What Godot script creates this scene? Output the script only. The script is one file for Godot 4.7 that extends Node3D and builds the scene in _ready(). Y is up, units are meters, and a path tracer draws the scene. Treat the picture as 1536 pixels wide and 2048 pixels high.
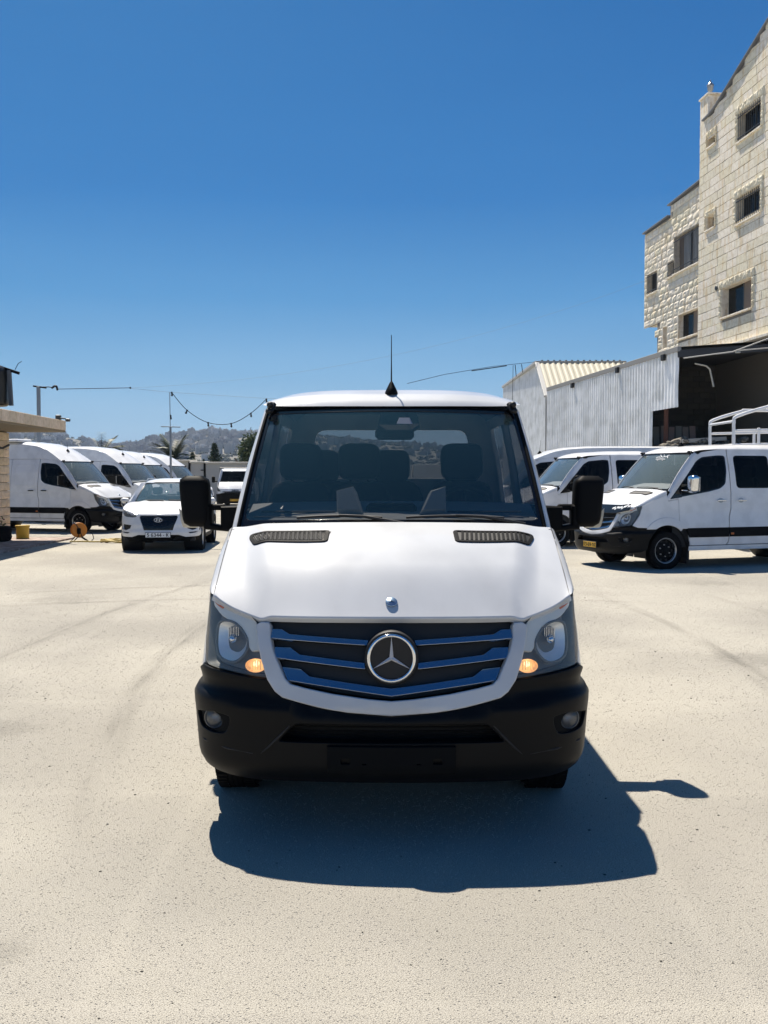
extends Node3D

# ---------------------------------------------------------------- mesh builder
class MB:
	var v := PackedVector3Array()
	var n := PackedVector3Array()
	var uv := PackedVector2Array()
	var ix := PackedInt32Array()
	func vert(p: Vector3, nn: Vector3, t := Vector2.ZERO) -> int:
		v.append(p); n.append(nn); uv.append(t)
		return v.size() - 1
	func tri(a: int, b: int, c: int):
		var g := (v[b] - v[a]).cross(v[c] - v[a])
		if g.dot(n[a] + n[b] + n[c]) > 0.0:
			ix.append(a); ix.append(c); ix.append(b)
		else:
			ix.append(a); ix.append(b); ix.append(c)
	func quad(a: int, b: int, c: int, d: int):
		tri(a, b, c); tri(a, c, d)
	func flat(pts: Array, up := Vector3.ZERO):
		var nn: Vector3 = (pts[1] - pts[0]).cross(pts[2] - pts[0]).normalized()
		if up.dot(nn) < 0.0: nn = -nn
		var b := v.size()
		for p in pts: vert(p, nn, Vector2(p.x, p.y))
		for i in range(1, pts.size() - 1): tri(b, b + i, b + i + 1)
	# rows of points -> smooth surface
	func grid(rows: Array, wrap := false, flip := false):
		var R := rows.size(); var C: int = rows[0].size(); var b := v.size()
		var nn := PackedVector3Array(); nn.resize(R * C)
		for r in R - 1:
			for c in (C if wrap else C - 1):
				var c1 := (c + 1) % C
				var p: Vector3 = rows[r][c]; var q: Vector3 = rows[r][c1]; var s: Vector3 = rows[r + 1][c]; var t: Vector3 = rows[r + 1][c1]
				var g := (t - p).cross(s - q)
				if flip: g = -g
				nn[r * C + c] += g; nn[r * C + c1] += g; nn[(r + 1) * C + c] += g; nn[(r + 1) * C + c1] += g
		for r in R:
			for c in C:
				vert(rows[r][c], nn[r * C + c].normalized(), Vector2(float(c) / C, float(r) / R))
		for r in R - 1:
			for c in (C if wrap else C - 1):
				var c1 := (c + 1) % C
				quad(b + r * C + c, b + r * C + c1, b + (r + 1) * C + c1, b + (r + 1) * C + c)
	func tube(pts: Array, rad, sides := 8, cap := true):
		var rows := []
		var up := Vector3.UP
		for i in pts.size():
			var d: Vector3 = (pts[mini(i + 1, pts.size() - 1)] - pts[maxi(i - 1, 0)]).normalized()
			if absf(d.dot(up)) > 0.95: up = Vector3.RIGHT if absf(d.x) < 0.9 else Vector3.FORWARD
			var s := d.cross(up).normalized(); up = s.cross(d).normalized()
			var rr: float = rad[i] if rad is Array else rad
			var row := []
			for k in sides:
				var a := TAU * k / sides
				row.append(pts[i] + (s * cos(a) + up * sin(a)) * rr)
			rows.append(row)
		grid(rows, true)
		if cap:
			flat(rows[0], pts[0] - pts[1]); flat(rows[-1], pts[-1] - pts[-2])
	# profile of (radius, height) turned about the local y axis
	func lathe(prof: Array, segs: int, xf: Transform3D, smooth := true):
		var rows := []
		for p in prof:
			var row := []
			for k in segs:
				var a := TAU * k / segs
				row.append(xf * Vector3(p.x * cos(a), p.y, p.x * sin(a)))
			rows.append(row)
		if smooth: grid(rows, true, true)
		else:
			for i in rows.size() - 1: grid([rows[i], rows[i + 1]], true, true)
	func rbox(c: Vector3, size: Vector3, r := 0.01, bs := Basis.IDENTITY):
		var h := size * 0.5
		r = minf(r, minf(h.x, minf(h.y, h.z)) * 0.98)
		var id := {}
		for ax in 3:
			for sg in [-1, 1]:
				var nn := Vector3.ZERO; nn[ax] = sg
				var a1 := (ax + 1) % 3; var a2 := (ax + 2) % 3
				var q := []
				for k in [[-1, -1], [1, -1], [1, 1], [-1, 1]]:
					var p := Vector3.ZERO
					p[ax] = sg * h[ax]; p[a1] = k[0] * (h[a1] - r); p[a2] = k[1] * (h[a2] - r)
					var s := Vector3i(0, 0, 0); s[ax] = sg; s[a1] = k[0]; s[a2] = k[1]
					var i := vert(c + bs * p, bs * nn, Vector2(p[a1], p[a2]))
					id[[ax, s]] = i; q.append(i)
				quad(q[0], q[1], q[2], q[3])
		for ax in 3:
			var a1 := (ax + 1) % 3; var a2 := (ax + 2) % 3
			for s1 in [-1, 1]:
				for s2 in [-1, 1]:
					var p := Vector3i(); p[a1] = s1; p[a2] = s2; p[ax] = -1
					var q := p; q[ax] = 1
					quad(id[[a1, p]], id[[a1, q]], id[[a2, q]], id[[a2, p]])
		for sx in [-1, 1]:
			for sy in [-1, 1]:
				for sz in [-1, 1]:
					var s := Vector3i(sx, sy, sz)
					tri(id[[0, s]], id[[1, s]], id[[2, s]])
	# polygon in xy, extruded along +z by depth, edges rounded by r
	func prism(poly: PackedVector2Array, depth: float, r: float, xf: Transform3D):
		if Geometry2D.is_polygon_clockwise(poly): poly.reverse()
		var N := poly.size(); var out := []
		for i in N:
			var e0 := (poly[i] - poly[(i + N - 1) % N]).normalized(); var e1 := (poly[(i + 1) % N] - poly[i]).normalized()
			var o := Vector2(e0.y + e1.y, -e0.x - e1.x)
			out.append(o.normalized() if o.length() > 0.01 else Vector2(e1.y, -e1.x))
		var tris := Geometry2D.triangulate_polygon(poly)
		for sd in [0, 1]:
			var z: float = depth if sd else 0.0
			var nz := Vector3(0, 0, 1 if sd else -1)
			var b := v.size()
			for i in N: vert(xf * Vector3(poly[i].x - out[i].x * r, poly[i].y - out[i].y * r, z), xf.basis * nz, poly[i])
			for i in range(0, tris.size(), 3): tri(b + tris[i], b + tris[i + 1], b + tris[i + 2])
		for i in N:
			var j := (i + 1) % N
			var e := (poly[j] - poly[i]).normalized(); var o := Vector3(e.y, -e.x, 0)
			var q := []
			for k in 4:
				var z: float = [0.0, r, depth - r, depth][k]
				var ins: float = r if k == 0 or k == 3 else 0.0
				var nn := o if (k == 1 or k == 2) else (o * 0.3 + Vector3(0, 0, -1 if k == 0 else 1)).normalized()
				for m in [i, j]:
					q.append(vert(xf * Vector3(poly[m].x - out[m].x * ins, poly[m].y - out[m].y * ins, z), (xf.basis * nn).normalized(), poly[m]))
			for k in 3: quad(q[k * 2], q[k * 2 + 1], q[k * 2 + 3], q[k * 2 + 2])
	# polygon in a (u, v) plane laid on the curved surface f, with rounded, skirted edges
	func patch(poly: Array, f: Callable, sp := 0.06, thick := 0.012, holes := [], rnd := 0.005):
		var loops := [MB.dense(poly, sp)]
		for h in holes: loops.append(MB.dense(h, sp))
		var pts := PackedVector2Array(); var bounds := Rect2(loops[0][0], Vector2.ZERO)
		for lp in loops:
			for p in lp: pts.append(p); bounds = bounds.expand(p)
		var nb := pts.size()
		var ny := int(bounds.size.y / (sp * 0.87)) + 1; var nx := int(bounds.size.x / sp) + 2
		for j in ny:
			for i in nx:
				var p := bounds.position + Vector2((i + 0.5 * (j % 2)) * sp, (j + 0.5) * sp * 0.87)
				if not MB.inside(p, loops): continue
				var ok := true
				for k in nb:
					if pts[k].distance_squared_to(p) < sp * sp * 0.36: ok = false; break
				if ok: pts.append(p)
		var b := v.size(); var e := 0.002
		for p in pts:
			var q: Vector3 = f.call(p)
			var du: Vector3 = f.call(p + Vector2(e, 0)) - f.call(p - Vector2(e, 0))
			var dv: Vector3 = f.call(p + Vector2(0, e)) - f.call(p - Vector2(0, e))
			vert(q, du.cross(dv).normalized(), p)
		var T := Geometry2D.triangulate_delaunay(pts)
		for i in range(0, T.size(), 3):
			var a := pts[T[i]]; var c := pts[T[i + 1]]; var d := pts[T[i + 2]]
			if absf((c - a).cross(d - a)) < 1e-7: continue
			if MB.inside((a + c + d) / 3.0, loops): tri(b + T[i], b + T[i + 1], b + T[i + 2])
		if thick <= 0.0: return
		var o := 0
		for li in loops.size():
			var lp: PackedVector2Array = loops[li]
			var L := lp.size()
			var cw := 1.0 if Geometry2D.is_polygon_clockwise(lp) else -1.0
			if li > 0: cw = -cw
			var rings := [[], [], [], []]
			for i in L:
				var tg := lp[(i + 1) % L] - lp[(i + L - 1) % L]
				var o2 := Vector2(-tg.y, tg.x).normalized() * cw
				var p3 := v[b + o + i]; var nn := n[b + o + i]
				var q3: Vector3 = f.call(lp[i] + o2 * e)
				var od := q3 - p3
				od = (od - nn * nn.dot(od)).normalized()
				rings[0].append(vert(p3, nn, lp[i]))
				rings[1].append(vert(p3 + od * rnd * 0.7 - nn * rnd * 0.3, (nn + od).normalized(), lp[i]))
				rings[2].append(vert(p3 + od * rnd - nn * rnd, od, lp[i]))
				rings[3].append(vert(p3 + od * rnd - nn * thick, od, lp[i]))
			for k in 3:
				for i in L:
					var j := (i + 1) % L
					quad(rings[k][i], rings[k][j], rings[k + 1][j], rings[k + 1][i])
			o += L
	static func dense(poly: Array, sp: float) -> PackedVector2Array:
		var r := PackedVector2Array()
		for i in poly.size():
			var a: Vector2 = poly[i]; var c: Vector2 = poly[(i + 1) % poly.size()]
			var k := maxi(1, int(ceil(a.distance_to(c) / sp)))
			for j in k: r.append(a.lerp(c, float(j) / k))
		return r
	static func inside(p: Vector2, loops: Array) -> bool:
		if not Geometry2D.is_point_in_polygon(p, loops[0]): return false
		for i in range(1, loops.size()):
			if Geometry2D.is_point_in_polygon(p, loops[i]): return false
		return true
	func mesh() -> ArrayMesh:
		var a := []; a.resize(Mesh.ARRAY_MAX)
		a[Mesh.ARRAY_VERTEX] = v; a[Mesh.ARRAY_NORMAL] = n; a[Mesh.ARRAY_TEX_UV] = uv; a[Mesh.ARRAY_INDEX] = ix
		var m := ArrayMesh.new()
		m.add_surface_from_arrays(Mesh.PRIMITIVE_TRIANGLES, a)
		return m

# smooth closed outline through the given points
static func spline(pts: Array, k := 4, closed := true) -> Array:
	var r := []; var N := pts.size()
	for i in (N if closed else N - 1):
		var p0 = pts[(i + N - 1) % N] if closed else pts[maxi(i - 1, 0)]
		var p3 = pts[(i + 2) % N] if closed else pts[mini(i + 2, N - 1)]
		var p1 = pts[i]; var p2 = pts[(i + 1) % N]
		for j in k:
			r.append(p1.cubic_interpolate(p2, p0, p3, float(j) / k))
	if not closed: r.append(pts[-1])
	return r
# outline with its corners rounded by r
static func rounded(pts: Array, r: float, k := 4) -> Array:
	var o := []; var N := pts.size()
	for i in N:
		var p: Vector2 = pts[i]; var a: Vector2 = pts[(i + N - 1) % N]; var c: Vector2 = pts[(i + 1) % N]
		var rr := minf(r, minf(p.distance_to(a), p.distance_to(c)) * 0.45)
		var s := p + (a - p).normalized() * rr; var e := p + (c - p).normalized() * rr
		for j in k + 1:
			var t := float(j) / k
			o.append(s.lerp(p, t).lerp(p.lerp(e, t), t))
	return o
static func V(a: Array) -> Array:
	var r := []
	for i in range(0, a.size(), 2): r.append(Vector2(a[i], a[i + 1]))
	return r
static func flipu(p: Array) -> Array:
	var r := []
	for q in p: r.append(Vector2(-q.x, q.y))
	return r
static func lut(p: Array, x: float) -> float:
	if x <= p[0].x: return p[0].y
	for i in range(1, p.size()):
		if x <= p[i].x: return lerpf(p[i - 1].y, p[i].y, (x - p[i - 1].x) / (p[i].x - p[i - 1].x))
	return p[-1].y
static func sst(a: float, b: float, x: float) -> float:
	var t := clampf((x - a) / (b - a), 0, 1)
	return t * t * (3 - 2 * t)

# ---------------------------------------------------------------- scene helpers
var names := {}
func numbered(s: String) -> String:
	if not names.has(s):
		names[s] = 0
		return s
	names[s] += 1
	return "%s_%03d" % [s, names[s]]
func tag(o: Node, label: String, category: String, group := "", kind := ""):
	if label: o.set_meta("label", label)
	if category: o.set_meta("category", category)
	if group: o.set_meta("group", group)
	if kind: o.set_meta("kind", kind)
func thing(called: String, label: String, category: String, at := Vector3.ZERO, turn := 0.0, group := "") -> Node3D:
	var o := Node3D.new()
	o.name = numbered(called); add_child(o)
	o.position = at; o.rotation.y = turn
	tag(o, label, category, group)
	return o
func part(mb: MB, called: String, m: Material, parent: Node) -> MeshInstance3D:
	return mpart(mb.mesh(), called, m, parent)
func mpart(me: Mesh, called: String, m: Material, parent: Node, at := Vector3.ZERO, bs := Basis.IDENTITY) -> MeshInstance3D:
	var o := MeshInstance3D.new()
	o.mesh = me; o.material_override = m
	o.transform = Transform3D(bs, at)
	o.name = numbered(called) if parent == self else kid(parent, called)
	parent.add_child(o, true)
	return o
var kids := {}
func kid(parent: Node, called: String) -> String:
	var k := "%d/%s" % [parent.get_instance_id(), called]
	if not kids.has(k):
		kids[k] = 0
		return called
	kids[k] += 1
	return "%s_%03d" % [called, kids[k]]
func setting(mb: MB, called: String, m: Material) -> MeshInstance3D:
	var o := part(mb, called, m, self)
	o.set_meta("kind", "structure")
	return o

var M := {}
func mat(r: float, g: float, b: float, rough := 0.6, metal := 0.0, coat := 0.0) -> StandardMaterial3D:
	var m := StandardMaterial3D.new()
	m.albedo_color = Color(r, g, b).linear_to_srgb()
	m.roughness = rough; m.metallic = metal
	if coat > 0:
		m.clearcoat_enabled = true; m.clearcoat = coat; m.clearcoat_roughness = 0.04
	return m
func glass(r: float, g: float, b: float, a: float, rough := 0.0) -> StandardMaterial3D:
	var m := mat(r, g, b, rough)
	m.transparency = BaseMaterial3D.TRANSPARENCY_ALPHA
	m.albedo_color.a = a
	return m
func glow(r: float, g: float, b: float, e: float) -> StandardMaterial3D:
	var m := mat(r, g, b, 0.4)
	m.emission_enabled = true; m.emission = Color(r, g, b).linear_to_srgb(); m.emission_energy_multiplier = e
	return m
func noise_tex(freq: float, c0: Color, c1: Color, sz := 512, oct := 5, sd := 1, lo := 0.3, hi := 0.7, kind := FastNoiseLite.TYPE_SIMPLEX_SMOOTH) -> NoiseTexture2D:
	var nz := FastNoiseLite.new()
	nz.noise_type = kind; nz.frequency = freq; nz.fractal_octaves = oct; nz.seed = sd
	var t := NoiseTexture2D.new()
	t.width = sz; t.height = sz; t.seamless = true; t.noise = nz
	var gr := Gradient.new()
	gr.set_color(0, c0); gr.set_color(1, c1); gr.set_offset(0, lo); gr.set_offset(1, hi)
	t.color_ramp = gr
	return t
func bump_tex(freq: float, strength := 4.0, sz := 512, oct := 4, sd := 3) -> NoiseTexture2D:
	var nz := FastNoiseLite.new()
	nz.frequency = freq; nz.fractal_octaves = oct; nz.seed = sd
	var t := NoiseTexture2D.new()
	t.width = sz; t.height = sz; t.seamless = true; t.noise = nz
	t.as_normal_map = true; t.bump_strength = strength
	return t
func lin(r: float, g: float, b: float, a := 1.0) -> Color:
	var c := Color(r, g, b).linear_to_srgb()
	c.a = a
	return c
func tri_map(m: StandardMaterial3D, scale: float, world := true):
	m.uv1_triplanar = true; m.uv1_world_triplanar = world
	m.uv1_scale = Vector3.ONE * scale

func materials():
	M.white = mat(.74, .745, .75, .6, 0, .8)
	M.white.metallic_specular = .25
	M.white.detail_enabled = true; M.white.detail_blend_mode = BaseMaterial3D.BLEND_MODE_MUL; M.white.detail_albedo = noise_tex(.012, Color(.95, .95, .95), Color(1, 1, 1), 512, 6, 44, .25, .6); M.white.detail_uv_layer = BaseMaterial3D.DETAIL_UV_1
	M.white.roughness_texture = noise_tex(.01, Color(.75, .75, .75), Color(1, 1, 1), 512, 6, 70, .3, .6); tri_map(M.white, .35, false)
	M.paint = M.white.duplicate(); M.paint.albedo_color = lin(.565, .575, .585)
	M.darkchrome = mat(.36, .39, .43, .12, 1.0)
	M.trim = mat(.010, .0105, .011, .5)
	M.bumper = mat(.006, .0063, .0068, .42)
	var bn := bump_tex(.12, 1.2)
	M.bumper.normal_enabled = true; M.bumper.normal_texture = bn; M.bumper.normal_scale = .25; tri_map(M.bumper, 6.0, false)
	M.bumper.metallic_specular = .24; M.trim.metallic_specular = .12
	M.black = mat(.006, .006, .007, .6)
	M.gloss = mat(.008, .008, .009, .12)
	M.rubber = mat(.009, .009, .0095, .9); M.rubber.metallic_specular = .2; M.plate_panel = mat(.0085, .009, .0095, .65); M.plate_panel.metallic_specular = .1
	M.chrome = mat(.72, .74, .77, .10, 1.0)
	M.steel = mat(.42, .43, .44, .35, 1.0)
	M.silver = mat(.34, .35, .36, .3, .6)
	M.bezel = mat(.60, .61, .57, .45, .15)
	M.smoke = mat(.075, .08, .074, .45)
	M.lens = glass(.8, .81, .76, .065, .02)
	M.vent_grey = mat(.035, .036, .038, .6, .0); M.vent_grey.metallic_specular = .15
	M.vent = mat(.016, .0165, .017, .6, .0); M.vent.metallic_specular = .15
	M.clear = glass(.8, .85, .85, .12, .0)
	M.orange = mat(.55, .12, .01, .3)
	M.amber_on = glow(.85, .60, .32, .13); M.amber_on.metallic = .5
	M.wind = glass(.010, .026, .030, .66, .0)
	M.wind.metallic_specular = .8
	M.back_glass = glass(.02, .03, .035, .38)
	M.tint = glass(.003, .004, .005, .95, .0); M.tint.metallic_specular = .22
	M.side = glass(.01, .016, .018, .55, .0)
	M.seat = mat(.007, .0075, .0085, .9)
	M.dash = mat(.55, .58, .58, .7)
	M.cabin = mat(.014, .0155, .016, .8)
	M.stone_tex = noise_tex(.02, Color(.93, .92, .90), Color(1, 1, 1), 512, 6, 33, .2, .6)
	M.stone_bump = bump_tex(.05, 6.0, 512, 5, 34)
	M.fog_disc = mat(.16, .16, .16, .3, .8)
	M.disc = mat(.5, .5, .5, .3, .8)
	M.bowl = mat(.80, .80, .77, .34, .55)

func _ready():
	# camera, sky, sun, exposure
	var cam := Camera3D.new()
	cam.name = "camera"; add_child(cam)
	cam.position = Vector3(0, 1.75, 0)
	cam.rotation.x = -atan(74.0 / 2000.0)
	cam.fov = rad_to_deg(2.0 * atan(1024.0 / 2000.0))
	cam.near = 0.1; cam.far = 9000.0
	cam.current = true
	var sky := PanoramaSkyMaterial.new()
	sky.panorama = sky_image()
	var env := Environment.new()
	env.background_mode = Environment.BG_SKY
	env.sky = Sky.new(); env.sky.sky_material = sky
	env.tonemap_mode = Environment.TONE_MAPPER_LINEAR
	env.tonemap_exposure = 1.7
	env.sdfgi_enabled = true; env.ssao_enabled = true; env.ssil_enabled = true
	env.fog_enabled = true; env.fog_density = 0.00015; env.fog_light_color = Color(.74, .82, .92)
	var we := WorldEnvironment.new()
	we.name = "environment"; we.environment = env; add_child(we)
	var sun := DirectionalLight3D.new()
	sun.name = "sun"; add_child(sun)
	sun.look_at_from_position(Vector3.ZERO, Vector3(.22, -1.0, .56))
	sun.light_energy = 1.6; sun.light_color = Color(1, .96, .90)
	sun.light_angular_distance = 0.5; sun.shadow_enabled = true
	materials()
	ground()
	hills()
	stone_building()
	sheds()
	kiosk()
	boxes()
	trees()
	main_van()
	parked_vans()
	hatch_suv()
	cab_truck()
	wires()
	pebbles()
	yard_marks()

# clear sky: colour by height above the horizon (degrees, linear values)
func sky_image() -> ImageTexture:
	var st := [[-90, 0.2065, 0.1866, 0.1509], [-3, 0.2382, 0.2224, 0.1906], [-0.5, 0.2382, 0.2938, 0.3415], [0, 0.2462, 0.3415, 0.4368], [2.6, 0.2025, 0.3256, 0.4447], [5.7, 0.131, 0.266, 0.4209], [9.9, 0.0596, 0.1866, 0.3732], [15.2, 0.0206, 0.1151, 0.3057], [25, 0.0079, 0.0746, 0.2382], [45, 0.0048, 0.0461, 0.1628], [90, 0.0032, 0.0302, 0.1191]]
	var nz := FastNoiseLite.new(); nz.seed = 3; nz.frequency = .02; nz.fractal_octaves = 4
	var W := 256; var sd := Vector3(-.24, 1.0, -.56).normalized()
	var im := Image.create(W, 1024, false, Image.FORMAT_RGBF)
	for y in 1024:
		var e := 90.0 - 180.0 * (y + .5) / 1024.0
		var c := Color(st[0][1], st[0][2], st[0][3])
		for i in range(1, st.size()):
			if e > st[i - 1][0]:
				var t := clampf((e - st[i - 1][0]) / (st[i][0] - st[i - 1][0]), 0, 1)
				c = Color(lerpf(st[i - 1][1], st[i][1], t), lerpf(st[i - 1][2], st[i][2], t), lerpf(st[i - 1][3], st[i][3], t))
		for x in W:
			# column 0 looks towards -z, longitudes run to the right
			var az := TAU * (x + .5) / W
			var hz := 1.0 + .05 * nz.get_noise_3d(sin(az) * 60.0, e * 9.0, cos(az) * 60.0) * clampf(1.0 - absf(e - 8.0) / 22.0, 0, 1)
			var dir := Vector3(sin(az) * cos(deg_to_rad(e)), sin(deg_to_rad(e)), -cos(az) * cos(deg_to_rad(e)))
			var w := exp(-pow(rad_to_deg(acos(clampf(dir.dot(sd), -1, 1))) / 30.0, 2)) if e > -2 else 0.0
			im.set_pixel(x, y, Color((c.r + .07 * w) * (1 + (hz - 1) * 3.0), (c.g + .16 * w) * (1 + (hz - 1) * 1.6), (c.b + .20 * w) * hz))
	return ImageTexture.create_from_image(im)

func ground():
	var g := MB.new()
	g.flat([Vector3(-3000, 0, 300), Vector3(3000, 0, 300), Vector3(3000, 0, -3400), Vector3(-3000, 0, -3400)], Vector3.UP)
	var m := mat(.45, .42, .35, .95)
	m.albedo_color = Color.WHITE
	m.albedo_texture = noise_tex(.16, lin(.22, .202, .166), lin(.455, .43, .37), 2048, 3, 4, .25, .52)
	m.albedo_texture.seamless = false
	tri_map(m, 0.45)
	m.normal_enabled = true; m.normal_texture = bump_tex(.14, 5.0, 2048, 3, 12); m.normal_scale = .9
	m.detail_enabled = true; m.detail_blend_mode = BaseMaterial3D.BLEND_MODE_MUL
	m.detail_albedo = noise_tex(.022, Color(.90, .90, .905), Color(1, 1, 1), 1024, 6, 8, .2, .7)
	m.detail_albedo.seamless = false
	m.detail_uv_layer = BaseMaterial3D.DETAIL_UV_2
	m.uv2_triplanar = true; m.uv2_world_triplanar = true; m.uv2_scale = Vector3(.012, .012, .012); m.uv2_offset = Vector3(.47, .47, .63)
	setting(g, "ground", m)

# ---------------------------------------------------------------- vehicle bodies
class Shell:
	var P := PackedVector2Array()
	var Q := PackedVector2Array()
	var lf: Array
	var ls: Array
	func _init(plan: Array, a: Array, b: Array):
		lf = a; ls = b
		var pts := []
		var e := [Vector2(-plan[1].x, plan[1].y)] + plan + [plan[-1] * 2 - plan[-2]]
		for i in plan.size() - 1:
			for k in 40: pts.append(e[i + 1].cubic_interpolate(e[i + 2], e[i], e[i + 3], k / 40.0))
		pts.append(plan[-1])
		var acc := 0.0; var nxt := 0.0
		for i in range(1, pts.size()):
			var d: float = pts[i].distance_to(pts[i - 1])
			while nxt <= acc + d:
				P.append(pts[i - 1].lerp(pts[i], (nxt - acc) / d)); nxt += 0.01
			acc += d
		for i in P.size():
			var t := (P[mini(i + 1, P.size() - 1)] - P[maxi(i - 1, 0)]).normalized()
			if i == 0: t = Vector2(1, 0)
			Q.append(Vector2(t.y, -t.x))
	static func lut(p: Array, x: float) -> float:
		if x <= p[0].x: return p[0].y
		for i in range(1, p.size()):
			if x <= p[i].x:
				var a: Vector2 = p[i - 1]; var b: Vector2 = p[i]
				return lerpf(a.y, b.y, (x - a.x) / (b.x - a.x))
		return p[-1].y
	func B(u: float, y: float, off := 0.0) -> Vector3:
		var a := minf(absf(u) / 0.01, P.size() - 1.001)
		var i := int(a); var f := a - i
		var p := P[i].lerp(P[i + 1], f); var q := Q[i].lerp(Q[i + 1], f)
		return Vector3(signf(u) * (p.x - q.x * (Shell.lut(ls, y) - off)), y, -(p.y - q.y * (Shell.lut(lf, y) - off)))

const FWD := Basis(Vector3(1, 0, 0), Vector3(0, 0, 1), Vector3(0, -1, 0))

func pp(parent: Node, called: String, m: Material, poly: Array, f: Callable, sp := 0.06, thick := 0.012, holes := [], rnd := 0.005, inset := 0.006) -> MeshInstance3D:
	var mb := MB.new()
	if inset > 0:
		var r := Geometry2D.offset_polygon(PackedVector2Array(poly), -inset, Geometry2D.JOIN_MITER)
		if r.size(): poly = Array(r[0])
	mb.patch(poly, f, sp, thick, holes, rnd)
	return part(mb, called, m, parent)

func ellipse(cx: float, cy: float, rx: float, ry: float, k := 20) -> Array:
	var r := []
	for i in k: r.append(Vector2(cx + rx * cos(TAU * i / k), cy + ry * sin(TAU * i / k)))
	return r
func arc(cx: float, cy: float, r: float, a0: float, a1: float, k := 12) -> Array:
	var o := []
	for i in k + 1:
		var a := deg_to_rad(lerpf(a0, a1, float(i) / k))
		o.append(Vector2(cx + r * cos(a), cy + r * sin(a)))
	return o

# a flat part lying on the surface bas at offset o
func on(f: Callable, o: float) -> Callable:
	return func(q: Vector2) -> Vector3:
		var p: Vector3 = f.call(q)
		var n: Vector3 = (f.call(q + Vector2(.002, 0)) - p).cross(f.call(q + Vector2(0, .002)) - p)
		return p + n.normalized() * o

var wheel_mesh := {}
func wheel(parent: Node, at: Vector3, side: int, R := .355, W := .235, rim := "steel") -> Node3D:
	var w := Node3D.new()
	w.name = kid(parent, "wheel"); parent.add_child(w, true)
	w.position = at
	# local y = outwards
	w.basis = Basis(Vector3(0, 0, side), Vector3(side, 0, 0), Vector3(0, 1, 0)) if side > 0 else Basis(Vector3(0, 0, 1), Vector3(-1, 0, 0), Vector3(0, 1, 0))
	var key := [R, W, rim]
	if not wheel_mesh.has(key):
		var t := MB.new(); var h := W * .5; var rr := R * .665
		t.lathe(V([rr, h * .72, rr + .012, h * .93, R * .86, h, R * .945, h * .93, R * .985, h * .72, R, h * .45, R, -h * .45, R * .985, -h * .72, R * .93, -h, rr, -h * .8]), 48, Transform3D.IDENTITY)
		for i in 64:
			var a := TAU * i / 64
			for s in [-1, 1]:
				t.rbox(Vector3(R * cos(a + s * .02), s * h * .62, R * sin(a + s * .02)), Vector3(.014, h * .5, R * .07), .003, Basis(Vector3.UP, -a))
		for g in [-.22, 0, .22]:
			t.lathe(V([R + .003, h * (g + .1), R + .006, h * (g + .07), R + .006, h * (g - .07), R + .003, h * (g - .1)]), 48, Transform3D.IDENTITY)
		var r := MB.new(); var lp := MB.new(); var dk := MB.new()
		lp.lathe(V([rr * .9, h * .5, rr * .93, h * .66, rr * .97, h * .78, rr * 1.015, h * .8, rr * 1.02, h * .7, rr, h * .6]), 48, Transform3D.IDENTITY)
		if rim == "steel":
			r.lathe(V([rr * .93, h * .68, rr * .88, h * .3, rr * .8, h * .12, rr * .68, h * .2, rr * .6, h * .34, rr * .34, h * .36, rr * .3, h * .6, rr * .26, h * .68, 0.001, h * .7]), 40, Transform3D.IDENTITY)
			for i in 10:
				var a := TAU * i / 10
				dk.rbox(Vector3(rr * .76 * cos(a), h * .17, rr * .76 * sin(a)), Vector3(.05, .03, .042), .012, Basis(Vector3.UP, -a))
			for i in 6:
				var a := TAU * (i + .4) / 6
				lp.rbox(Vector3(rr * .46 * cos(a), h * .42, rr * .46 * sin(a)), Vector3(.024, .05, .024), .008)
		else:
			r.lathe(V([rr * .93, h * .6, rr * .9, h * .2, rr * .2, h * .1]), 40, Transform3D.IDENTITY)
			for i in 5:
				var a := TAU * i / 5
				for s in [-.16, .16]:
					lp.rbox(Vector3(rr * .55 * cos(a + s), h * .6, rr * .55 * sin(a + s)), Vector3(rr * .85, .03, .03), .008, Basis(Vector3.UP, -a - s * .4))
			lp.lathe(V([rr * .22, h * .6, rr * .2, h * .7, .001, h * .72]), 20, Transform3D.IDENTITY)
		wheel_mesh[key] = [t.mesh(), r.mesh(), lp.mesh(), dk.mesh() if dk.v.size() else null]
	var k: Array = wheel_mesh[key]
	mpart(k[0], "tyre", M.rubber, w)
	mpart(k[1], "rim", M.trim if rim == "steel" else M.smoke, w)
	mpart(k[2], "rim_ring" if rim == "steel" else "rim_spokes", M.disc, w)
	if k[3]: mpart(k[3], "rim_hole", M.black, w)
	return w

var van_shell: Shell
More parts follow.
